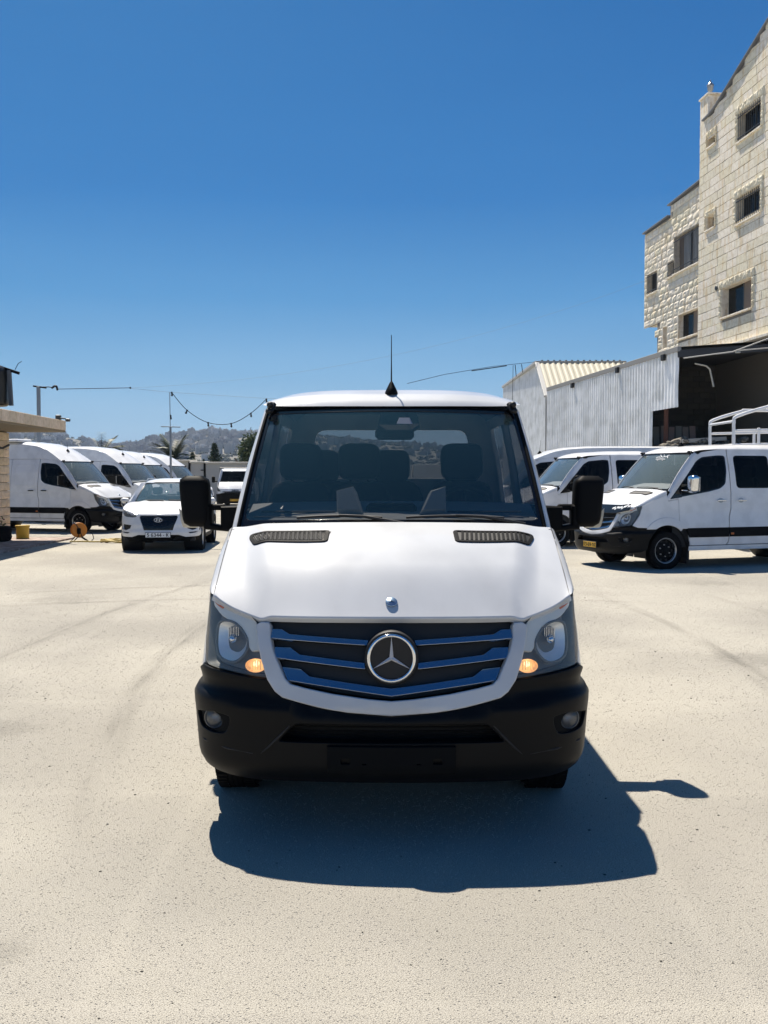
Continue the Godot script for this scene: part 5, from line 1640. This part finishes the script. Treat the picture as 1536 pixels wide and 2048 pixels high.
	var bm := MB.new(); bm.lathe(V([.001, 0, .165, 0, .172, .3, .185, .31, .19, .35, .175, .36, .165, .33, .15, .06, .001, .05]), 24, Transform3D.IDENTITY); part(bm, "bucket_body", mat(.50, .33, .03, .5), bu)
	var pl := thing("tyre_planter", "dark round planter with small flowering plants by the kiosk wall", "planter", Vector3(-10.0, .05, -25.6))
	var pm2 := MB.new(); pm2.lathe(V([.34, 0, .42, .04, .44, .12, .42, .20, .43, .22, .44, .3, .40, .38, .32, .38, .30, .30, .001, .30]), 28, Transform3D.IDENTITY); part(pm2, "planter_ring", M.rubber, pl)
	var lv := MB.new(); var lv2 := MB.new()
	for i in 260:
		var a := r.randf() * TAU; var d := r.randf() * .32; var hgt := r.randf_range(.3, .62)
		var p := Vector3(cos(a) * d, hgt, sin(a) * d); var bs := Basis.from_euler(Vector3(r.randf() * 3, r.randf() * 6, r.randf() * 3))
		(lv if i % 5 else lv2).flat([p, p + bs * Vector3(.03, .02, 0), p + bs * Vector3(.08, 0, 0), p + bs * Vector3(.03, -.02, 0)])
	part(lv, "foliage", mat(.06, .09, .03, .7), pl).set_meta("kind", "stuff"); part(lv2, "flowers", mat(.22, .05, .09, .7), pl).set_meta("kind", "stuff")
	var re := thing("cable_reel", "orange cable reel on a black wire stand", "reel", Vector3(-8.10, 0, -26.5), .5)
	for z in [-.09, .09]:
		var d := MB.new(); d.lathe(V([.001, .004, .05, .008, .19, .004, .20, 0, .19, -.004, .05, -.008, .001, -.008]), 28, Transform3D(FWD, Vector3(0, .29, z))); part(d, "reel_disc", mat(.55, .20, .02, .5), re)
	var co := MB.new(); co.lathe(V([.001, -.085, .14, -.085, .145, 0, .14, .085, .001, .085]), 20, Transform3D(FWD, Vector3(0, .29, 0))); co.rbox(Vector3(-.02, .27, .12), Vector3(.1, .16, .05), .02); part(co, "wound_cable", M.trim, re)
	var sd := MB.new()
	for z in [-.15, .15]: sd.tube([Vector3(-.17, 0, z), Vector3(-.05, .12, z), Vector3(0, .3, z), Vector3(.05, .12, z), Vector3(.22, 0, z)], .014, 6); sd.tube([Vector3(-.1, .45, z), Vector3(-.03, .33, z)], .012, 6)
	sd.tube([Vector3(-.17, 0, -.15), Vector3(-.17, 0, .15)], .014, 6); sd.tube([Vector3(.22, 0, -.15), Vector3(.22, 0, .15)], .014, 6); sd.tube([Vector3(-.1, .45, -.15), Vector3(-.12, .5, 0), Vector3(-.1, .45, .15)], .014, 6)
	sd.tube([Vector3(.2, .28, .1), Vector3(.33, .2, .12), Vector3(.36, .06, .14), Vector3(.3, .012, .16)], .012, 6)
	part(sd, "reel_stand", M.black, re)
	var hz := MB.new(); var pts := []
	for i in 150:
		var a := i * .28; pts.append(Vector3((.42 + .10 * sin(i * .37)) * cos(a), .025 + .05 * i / 150.0 + .015 * sin(i * 1.1), (.30 + .08 * cos(i * .23)) * sin(a)))
	for i in 12: pts.append(Vector3(-.45 - i * .08, .02, .05 * sin(i * .6)))
	hz.tube(pts, .02, 6)
	var ho := part(hz, "hose_coil", mat(.55, .42, .14, .6), self); ho.position = Vector3(-6.85, 0, -26.0)
	tag(ho, "pale yellow hose coiled on the ground beside the small car", "hose")

# ---------------------------------------------------------------- poles, wires, far things
func wires():
	var st := mat(.20, .23, .26, .6, .4)
	var p := thing("utility_pole", "grey steel pole with cross arm and black lamp behind the kiosk roof", "pole", Vector3(-13.08, 0, -38))
	var a := MB.new(); a.rbox(Vector3(0, 2.55, 0), Vector3(.12, 5.1, .12), .01); part(a, "pole_shaft", st, p)
	var b := MB.new(); b.rbox(Vector3(.05, 5.08, 0), Vector3(.50, .06, .08), .01, Basis(Vector3.BACK, -.14)); b.tube([Vector3(.1, 5.08, 0), Vector3(.4, 5.08, 0), Vector3(.6, 5.05, 0)], .018, 5); part(b, "cross_arm", M.trim, p)
	var c := MB.new(); c.tube(spline([Vector3(.5, 5.02, 0), Vector3(.58, 5.10, 0), Vector3(.68, 5.10, 0), Vector3(.72, 4.95, 0)], 4, false), [.03, .03, .035, .035, .04, .04, .045, .045, .045, .045, .04, .04, .03].slice(0, 13), 6); part(c, "lamp_head", M.black, p)
	var w := MB.new(); w.tube([Vector3(-12.4, 5.0, -38), Vector3(-10.11, 5.22, -40)], .012, 4); w.rbox(Vector3(-10.11, 5.22, -40), Vector3(.08, .08, .08), .03)
	var wo := part(w, "overhead_wire", M.trim, self); tag(wo, "thin dark wire from the utility pole to a black insulator", "wire")
	var ln := []
	for i in 21:
		var t := i / 20.0
		ln.append(Vector3(-10.1, 5.22, -40).lerp(Vector3(11.0, 9.9, -42.2), t) - Vector3(0, .9 * 4 * t * (1 - t), 0))
	var w2 := MB.new(); w2.tube(ln, .0035, 4)
	wo = part(w2, "overhead_wire", mat(.1, .12, .15, .6), self); tag(wo, "faint long wire rising across the sky to the stone building", "wire")
	var w3 := MB.new(); w3.tube([Vector3(-10.1, 5.2, -40), Vector3(-8.46, 5.04, -40), Vector3(-4.69, 4.80, -40), Vector3(2.0, 4.6, -42)], .005, 4)
	wo = part(w3, "overhead_wire", mat(.1, .12, .15, .6), self); tag(wo, "faint wire just above the bulb string", "wire")
	var s := thing("string_light_pole", "thin grey pole with cross bar carrying the bulb string", "pole", Vector3(-8.52, 0, -40))
	var d := MB.new(); d.rbox(Vector3(0, 1.84, 0), Vector3(.075, 3.68, .075), .008); d.tube([Vector3(-.01, 3.68, 0), Vector3(-.02, 5.05, 0)], .016, 5); part(d, "pole_shaft", st, s)
	var e := MB.new(); e.rbox(Vector3(.01, 3.67, 0), Vector3(.78, .04, .05), .006, Basis(Vector3.BACK, -.03)); part(e, "cross_arm", st, s)
	var bs := thing("bulb_string", "sagging dark cable with hanging bulbs between the thin pole and the van roof", "string lights", Vector3(-8.46, 5.04, -40))
	var key := V([0, 0, .61, -.71, 1.44, -1.20, 2.36, -1.24, 3.15, -.83, 3.77, -.27])
	var cab := []
	for q in spline(key, 6, false): cab.append(Vector3(q.x, q.y, 0))
	var f := MB.new(); f.tube(cab, .014, 5); part(f, "cable", M.trim, bs)
	for q in [[.61, -.71], [1.44, -1.2], [2.36, -1.24], [3.15, -.83], [-.05, -.92], [0, 0], [3.77, -.27]]:
		var g := MB.new(); var lean: float = -.4 if q[0] == .61 else .1
		g.lathe(V([.001, .03, .035, .02, .035, -.05, .02, -.06, .045, -.10, .03, -.15, .001, -.16]), 10, Transform3D(Basis(Vector3.BACK, lean), Vector3(q[0], q[1], 0))); part(g, "bulb", M.black, bs)
	var r := MB.new(); r.tube([Vector3(7.2, 7.05, -47.0), Vector3(4.6, 6.35, -42.6), Vector3(2.4, 5.75, -40), Vector3(.9, 5.3, -39)], .010, 5); r.tube([Vector3(5.2, 6.38, -42.6), Vector3(3.6, 6.02, -41.2)], .020, 5)
	for q in [[5.6, 6.45, -42.9, .5], [5.9, 6.5, -43.1, .35]]: r.tube([Vector3(q[0], q[1], q[2]), Vector3(q[0] + .05, q[1] - q[3], q[2])], .015, 4)
	wo = part(r, "overhead_wire", M.trim, self); tag(wo, "dark cable sagging from the tall hall corner towards the van roof", "wire")
	var r2 := MB.new(); r2.tube([Vector3(5.5, 6.42, -42.8), Vector3(5.48, 4.9, -42.8)], .010, 4)
	wo = part(r2, "overhead_wire", M.trim, self); tag(wo, "short wire hanging straight down beside the tall hall", "wire")
	var r4 := MB.new(); r4.tube([Vector3(8.85, 5.2, -29.7), Vector3(10.2, 5.35, -29.4), Vector3(11.8, 5.95, -28.8), Vector3(14, 6.7, -28)], .02, 5); r4.tube([Vector3(10.3, 5.38, -29.4), Vector3(12.5, 5.55, -29.2), Vector3(15, 5.6, -29)], .02, 5); r4.rbox(Vector3(10.35, 5.34, -29.4), Vector3(.16, .06, .06), .02)
	wo = part(r4, "overhead_wire", mat(.4, .39, .36, .6), self); tag(wo, "pale cables strung across the front of the dark shed", "wire")

func boxes():
	var gr := [mat(.42, .41, .38, .7), mat(.40, .39, .37, .7), mat(.38, .375, .36, .7)]
	var i := 0
	for q in [[-12.75, 1.45, 2.56, "pale grey cargo box at the left end of its row"], [-11.22, .80, 2.47, "narrow pale grey cargo box in the middle of its row"], [-10.34, 2.5, 2.44, "wide pale grey cargo box behind the small cab truck"]]:
		var b := thing("cargo_box", q[3], "cargo box", Vector3(q[0], 0, -58), 0, "grey cargo boxes")
		var m := MB.new(); m.rbox(Vector3(q[1] * .5, q[2] * .5 + .1, -1.2), Vector3(q[1], q[2] - .2, 2.4), .02); part(m, "box_body", gr[i], b)
		var f := MB.new(); f.rbox(Vector3(q[1] * .5, q[2] + .02, -1.15), Vector3(q[1] + .08, .09, 2.6), .02); part(f, "roof_edge", mat(.55, .52, .46, .7), b)
		var g := MB.new(); g.rbox(Vector3(q[1] + .02, q[2] * .5, .02), Vector3(.09, q[2], .08), .01); part(g, "corner_post", M.trim, b)
		var d := MB.new(); d.rbox(Vector3(q[1] - .12, q[2] * .82, .04), Vector3(.16, .06, .05), .01); part(d, "latch", M.black, b)
		i += 1
	for x in range(4):
		var b := thing("cargo_box", ["long pale cargo box seen through the crew van's left side glass", "pale cargo box behind the crew van's passenger seat", "pale cargo box behind the crew van's middle seat", "pale cargo box behind the crew van's driver seat"][x], "cargo box", Vector3(-7.6 + x * 3.1, 0, -58.2), 0, "grey cargo boxes")
		var m := MB.new(); m.rbox(Vector3(1.5, 1.2, -1.2), Vector3(3.0, 2.3, 2.4), .02); part(m, "box_body", gr[x % 3], b)

func leaf_crown(rad: Vector3, n: int, size: float, sd: int, core := .35, cone := false) -> ArrayMesh:
	var r := rng(sd); var mb := MB.new()
	var cl := []
	for i in 26:
		var d := Vector3(r.randfn(), r.randfn(), r.randfn()).normalized() * pow(r.randf(), .4)
		cl.append(d)
	for i in n:
		var c: Vector3 = cl[r.randi() % cl.size()]
		var d := c * .8 + Vector3(r.randfn(), r.randfn(), r.randfn()) * .17
		if cone:
			var h := pow(r.randf(), 1.5); var a := r.randf() * TAU; var q := (1 - h) * r.randf_range(.35, 1.0) + .04
			q *= .8 + .3 * sin(h * 26 + a * 2)
			d = Vector3(cos(a) * q, h * 2 - 1, sin(a) * q)
		var p := d * rad
		var bs := Basis.from_euler(Vector3(r.randf() * 6, r.randf() * 6, r.randf() * 6)).scaled(Vector3.ONE * size * r.randf_range(.6, 1.3))
		mb.flat([p, p + bs * Vector3(.5, .25, .05), p + bs * Vector3(1, 0, 0), p + bs * Vector3(.5, -.25, .05)])
	return mb.mesh()

func trees():
	var g := []
	for i in 3:
		var m := mat(.035 + .012 * i, .055 + .015 * i, .028 + .005 * i, .7); m.backlight_enabled = true; m.backlight = Color(.1, .13, .05)
		g.append(m)
	var bark := mat(.14, .11, .08, .95)
	# palms
	var pg := [mat(.03, .045, .018, .6), mat(.045, .06, .022, .6)]
	for q in [[-15.2, -54, 3.0, 1.25, "palm showing only its frond tips above the second van"], [-18.9, -90, 3.3, 2.2, "bushy palm behind the farthest van and thin pole"]]:
		var t := thing("palm_tree", q[4], "palm tree", Vector3(q[0], 0, q[1]), 0, "")
		var tk := MB.new(); tk.tube([Vector3(0, 0, 0), Vector3(.05, q[2] * .5, 0), Vector3(0, q[2] - .3, 0)], [.28, .22, .2], 10); part(tk, "trunk", bark, t)
		var r := rng(int(q[3] * 100))
		for i in 46:
			var a := TAU * i / 46 + r.randf() * .3; var el := r.randf_range(-.2, 1.35); var L: float = q[3] * r.randf_range(.85, 1.15)
			var fr := MB.new(); var dir := Vector3(cos(a) * cos(el), sin(el), sin(a) * cos(el)); var prev := Vector3(0, q[2] - .3, 0); var sp := [prev]
			for k in 7:
				dir = (dir + Vector3(0, -.13, 0)).normalized(); prev += dir * L / 7; sp.append(prev)
			fr.tube(sp, [.03, .025, .02, .018, .015, .012, .008, .005], 4)
			var sd := dir.cross(Vector3.UP).normalized()
			for k in range(1, 8):
				for e in [-1, 1]:
					for j in 2:
						var b0: Vector3 = sp[k].lerp(sp[k - 1], j * .5); var tip: Vector3 = b0 + (sd * e * .9 + (sp[k] - sp[k - 1]).normalized() * .8 + Vector3(0, -.15, 0)) * L * .26
						fr.flat([b0 + Vector3(0, .06, 0), tip, b0 - Vector3(0, .06, 0) + (sp[k] - sp[k - 1]) * .9])
			part(fr, "frond", pg[i % 2], t)
	var cone := leaf_crown(Vector3.ONE, 2600, .16, 71, .3, true)
	var cn := [[-21.2, -112, 2.9, 1.0, 5.9, "small dark conifer beside the bushy palm"], [-21.5, -110, 2.7, 1.1, 5.1, ""], [-19.05, -100, 2.2, 1.0, 4.2, ""], [-18.0, -102, 1.9, .9, 3.7, ""], [-17.2, -102, 3.6, 1.3, 4.6, ""]]
	var defs := [[-20.3, -106, 1.15, 2.3, "dark bushy conifer right of the bushy palm"], [-18.75, -104, .75, 1.55, "lowest small dark conifer, between the two bigger ones"], [-17.9, -105, .7, 1.3, "short dark conifer touching the tallest one"], [-17.25, -102, 1.45, 3.1, "tallest dark pointed conifer above the grey boxes"]]
	for q in defs:
		var t := thing("conifer", q[4], "conifer", Vector3(q[0], 0, q[1]), q[0], "conifers beyond the grey boxes")
		var tk := MB.new(); tk.tube([Vector3.ZERO, Vector3(0, 1.6 + q[3], 0)], [.16, .05], 7); part(tk, "trunk", bark, t)
		var top: float = 1.75 + q[3]
		mpart(cone, "crown", g[0], t, Vector3(0, (1.0 + top) * .5, 0), Basis.from_scale(Vector3(q[2] * 1.2, (top - 1.0) * .5, q[2] * 1.2)))
	var t2 := thing("leafy_tree", "dark leafy tree just left of the crew van's windshield pillar", "tree", Vector3(-8.6, 0, -62))
	var tk2 := MB.new(); tk2.tube([Vector3.ZERO, Vector3(.1, 1.6, 0), Vector3(0, 3, 0)], [.2, .16, .08], 8); tk2.tube([Vector3(.1, 1.6, 0), Vector3(-.6, 2.8, .2)], [.1, .04], 6); tk2.tube([Vector3(.1, 1.7, 0), Vector3(.7, 2.9, -.2)], [.1, .04], 6); part(tk2, "trunk", bark, t2)
	mpart(leaf_crown(Vector3(1.15, 1.15, 1.1), 5200, .22, 72), "crown", g[2], t2, Vector3(.55, 3.25, 0))

func hills():
	var nz := FastNoiseLite.new(); nz.seed = 12; nz.frequency = .0016; nz.fractal_octaves = 5
	var nz2 := FastNoiseLite.new(); nz2.seed = 5; nz2.frequency = .02; nz2.fractal_octaves = 3
	# ridge height by bearing (tangent of the angle from straight ahead), at 2 km
	var ridge := V([-.9, 20, -.6, 60, -.48, 96, -.39, 86, -.345, 80, -.306, 62, -.285, 50, -.27, 46, -.254, 50, -.219, 66.5, -.194, 71.5, -.179, 75.5, -.164, 77, -.139, 74, -.08, 72, 0, 62, .1, 48, .25, 40, .6, 30, .9, 10])
	var hgt := func(a: float, d: float) -> float:
		var x := a * d
		var k := sst(650, 2000, d)
		return lut(ridge, a) * (k if d < 2000 else 1.0 - .8 * sst(2000, 3200, d)) + (nz.get_noise_2d(x, d) * 16 * k * sst(2600, 1900, d) + nz2.get_noise_2d(x, d) * 1.2) * sst(650, 900, d) - 2.0 * (1 - sst(650, 760, d))
	var m := MB.new(); var rows := []
	for j in 56:
		var d := 640.0 + j * 44.0; var row := []
		for i in 361:
			var a := -.9 + i * .005
			row.append(Vector3(a * d, hgt.call(a, d), -d))
		rows.append(row)
	m.grid(rows)
	var hm := mat(.15, .14, .10, .95)
	hm.albedo_texture = noise_tex(.03, lin(.07, .07, .055), lin(.22, .20, .16), 1024, 6, 15, .3, .68); hm.albedo_color = Color.WHITE
	tri_map(hm, .004)
	setting(m, "hills", hm)
	# trees scattered over the slopes
	var r := rng(91)
	var cl := MB.new()
	for i in 26:
		var c := Vector3(r.randfn() * .32, .45 + r.randfn() * .25, r.randfn() * .32)
		cl.rbox(c, Vector3(.5, .45, .5) * r.randf_range(.5, 1), .16, Basis.from_euler(Vector3(r.randf(), r.randf() * 3, r.randf())))
	var mm := MultiMesh.new(); mm.transform_format = MultiMesh.TRANSFORM_3D; mm.mesh = cl.mesh(); mm.instance_count = 3600
	for i in 3600:
		var a := r.randf_range(-.46, .2); var d := r.randf_range(900, 2120)
		if i % 4 == 0: d = r.randf_range(1930, 2080)
		var s := r.randf_range(2.2, 5.0)
		mm.set_instance_transform(i, Transform3D(Basis(Vector3.UP, r.randf() * 6).scaled(Vector3(s * 1.2, s, s * 1.2)), Vector3(a * d, hgt.call(a, d) - .5, -d)))
	var mi := MultiMeshInstance3D.new(); mi.multimesh = mm; mi.material_override = mat(.035, .045, .025, .9); mi.name = "hillside_trees"; add_child(mi)
	tag(mi, "dark trees and scrub scattered over the hillside", "scrub", "", "stuff")
	# houses
	var hmesh := []
	for i in 6:
		var w: float = [9, 12, 8, 14, 10, 7][i]; var h: float = [7, 9, 6, 7, 12, 5][i]; var d: float = [9, 10, 8, 10, 11, 7][i]
		var b := MB.new(); b.rbox(Vector3(0, h * .5 - 1, 0), Vector3(w, h + 2, d), .1); b.rbox(Vector3(w * .15, h + 1.0, 0), Vector3(w * .35, 2.2, d * .4), .1)
		var win := MB.new()
		for fl in int(h / 3):
			for k in 3: win.rbox(Vector3(-w * .33 + k * w * .33, 1.6 + fl * 3.0, d * .5), Vector3(1.3, 1.3, .2), .05)
		hmesh.append([b.mesh(), win.mesh()])
	var tones := [mat(.42, .39, .34, .9), mat(.33, .31, .28, .9), mat(.54, .51, .47, .9), mat(.24, .22, .21, .9)]
	var n := 0
	while n < 290:
		var a := r.randf_range(-.30, -.10) if n % 4 else r.randf_range(-.42, -.31)
		if n % 11 == 0: a = r.randf_range(-.1, .1)
		var d := r.randf_range(1050, 1900)
		var q: Array = hmesh[r.randi() % 6]
		var h := MeshInstance3D.new(); h.mesh = q[0]; h.material_override = tones[r.randi() % 4]; h.name = numbered("hillside_house"); add_child(h)
		h.position = Vector3(a * d, hgt.call(a, d), -d); h.rotation.y = r.randf_range(-.5, .5)
		tag(h, "small pale flat roofed house among many on the distant hillside", "house", "houses on the distant hill")
		n += 1
	var rest := MultiMesh.new(); rest.transform_format = MultiMesh.TRANSFORM_3D; rest.mesh = hmesh[0][0]; rest.instance_count = 700
	for i in 700:
		var a := r.randf_range(-.30, -.08) if i % 3 else r.randf_range(-.44, .15); var d := r.randf_range(1300, 1980)
		rest.set_instance_transform(i, Transform3D(Basis(Vector3.UP, r.randf_range(-.6, .6)).scaled(Vector3(r.randf_range(.6, 1.1), r.randf_range(.6, 1.2), .9)), Vector3(a * d, hgt.call(a, d), -d)))
	var ri := MultiMeshInstance3D.new(); ri.multimesh = rest; ri.material_override = tones[1]; ri.name = "distant_houses"; add_child(ri)
	tag(ri, "dense far off houses covering the upper hillside", "houses", "", "stuff")

func pebbles():
	var r := rng(55)
	var cl := MB.new(); cl.rbox(Vector3(0, .2, 0), Vector3(1, .7, .8), .25)
	var mm := MultiMesh.new(); mm.transform_format = MultiMesh.TRANSFORM_3D; mm.use_colors = true; mm.mesh = cl.mesh()
	var n := 210000
	mm.instance_count = n
	for i in n:
		var d := 2.4 + 30.0 * pow(r.randf(), 1.9); var x := r.randf_range(-1, 1) * (1.5 + .42 * d)
		var s := r.randf_range(.0022, .0052) * (.7 + minf(d, 9.0) * .09) * (1 - .55 * sst(12, 30, d))
		var k := r.randf_range(.25, .50)
		if i % 260 == 0: k = .05; s *= r.randf_range(1.2, 2.0)
		mm.set_instance_transform(i, Transform3D(Basis(Vector3.UP, r.randf() * 6).scaled(Vector3(s * r.randf_range(.8, 1.6), s * .8, s)), Vector3(x, -s * .05, -d)))
		mm.set_instance_color(i, Color(k, k * .93, k * .80))
	var m := mat(1, 1, 1, .95); m.vertex_color_use_as_albedo = true
	var mi := MultiMeshInstance3D.new(); mi.multimesh = mm; mi.material_override = m; mi.name = "loose_gravel"; add_child(mi)
	tag(mi, "fine loose grit and small stones strewn over the yard", "gravel", "", "stuff")

# faint tyre arcs and oil stains lying on the yard
func yard_marks():
	var nz := FastNoiseLite.new(); nz.seed = 4; nz.frequency = .05; nz.fractal_octaves = 4
	var mk := []
	for kind in 2:
		var im := Image.create(64, 256, false, Image.FORMAT_RGBA8)
		for yy in 256:
			for xx in 64:
				var n := clampf(.5 + nz.get_noise_2d(xx * (1.0 if kind == 0 else 2.0), yy * .6 + kind * 300), 0, 1)
				var al := 0.0
				if kind == 0: al = pow(sin(PI * clampf(xx / 51.0, 0, 1)), 1.5) * pow(sin(PI * clampf(yy / 246.0, 0, 1)), .6) * n * .20
				else:
					var rd := Vector2((xx - 31.5) / 31.5, (yy - 127.5) / 127.5).length()
					al = sst(1.0, .2, rd + (n - .5) * .7) * .11
				im.set_pixel(xx, yy, Color(.28, .27, .25, al))
		var m := StandardMaterial3D.new()
		m.transparency = BaseMaterial3D.TRANSPARENCY_ALPHA; m.roughness = .95
		m.albedo_texture = ImageTexture.create_from_image(im)
		mk.append(m)
	var k := 0
	for q in [[-3.2, -5, -4.4, -11, -2.5, -18, .20], [-1.4, -4.5, -3.0, -11, -1.1, -18, .20], [1.5, -3.2, 4.2, -7.5, 3.0, -15, .22], [2.9, -3, 5.8, -7.5, 4.6, -15, .22], [-7.5, -12, -2, -15.5, 4, -13.5, .2], [-7.0, -13.8, -2, -17.2, 4, -15.4, .2]]:
		var mb := MB.new(); var rows := []
		for i in 25:
			var t := i / 24.0
			var a := Vector3(q[0], 0, q[1]); var b := Vector3(q[2], 0, q[3]); var c := Vector3(q[4], 0, q[5])
			var p := a.lerp(b, t).lerp(b.lerp(c, t), t); var dd := (b - a).lerp(c - b, t).normalized(); var sd: Vector3 = Vector3(-dd.z, 0, dd.x) * q[6] * .5
			var row := []
			for w in 5: row.append(p + sd * (w - 2.0) * .7 + Vector3(0, .004 + .001 * k, 0))
			rows.append(row)
		mb.grid(rows); setting(mb, "road_tyre_mark", mk[0]); k += 1
	for q in [[-2.6, -6.8, .35], [3.4, -9.5, .5], [-4.5, -14, .7], [2.2, -4.6, .18], [5.2, -16, .6], [-1.4, -3.6, .14]]:
		var mb := MB.new(); var h: float = .0115 + .0005 * k; var w: float = q[2]
		var i0 := mb.vert(Vector3(q[0] - w, h, q[1] - w), Vector3.UP, Vector2(0, 0)); var i1 := mb.vert(Vector3(q[0] + w, h, q[1] - w), Vector3.UP, Vector2(1, 0)); var i2 := mb.vert(Vector3(q[0] + w, h, q[1] + w), Vector3.UP, Vector2(1, 1)); var i3 := mb.vert(Vector3(q[0] - w, h, q[1] + w), Vector3.UP, Vector2(0, 1))
		mb.quad(i0, i1, i2, i3); setting(mb, "ground_stain", mk[1]); k += 1
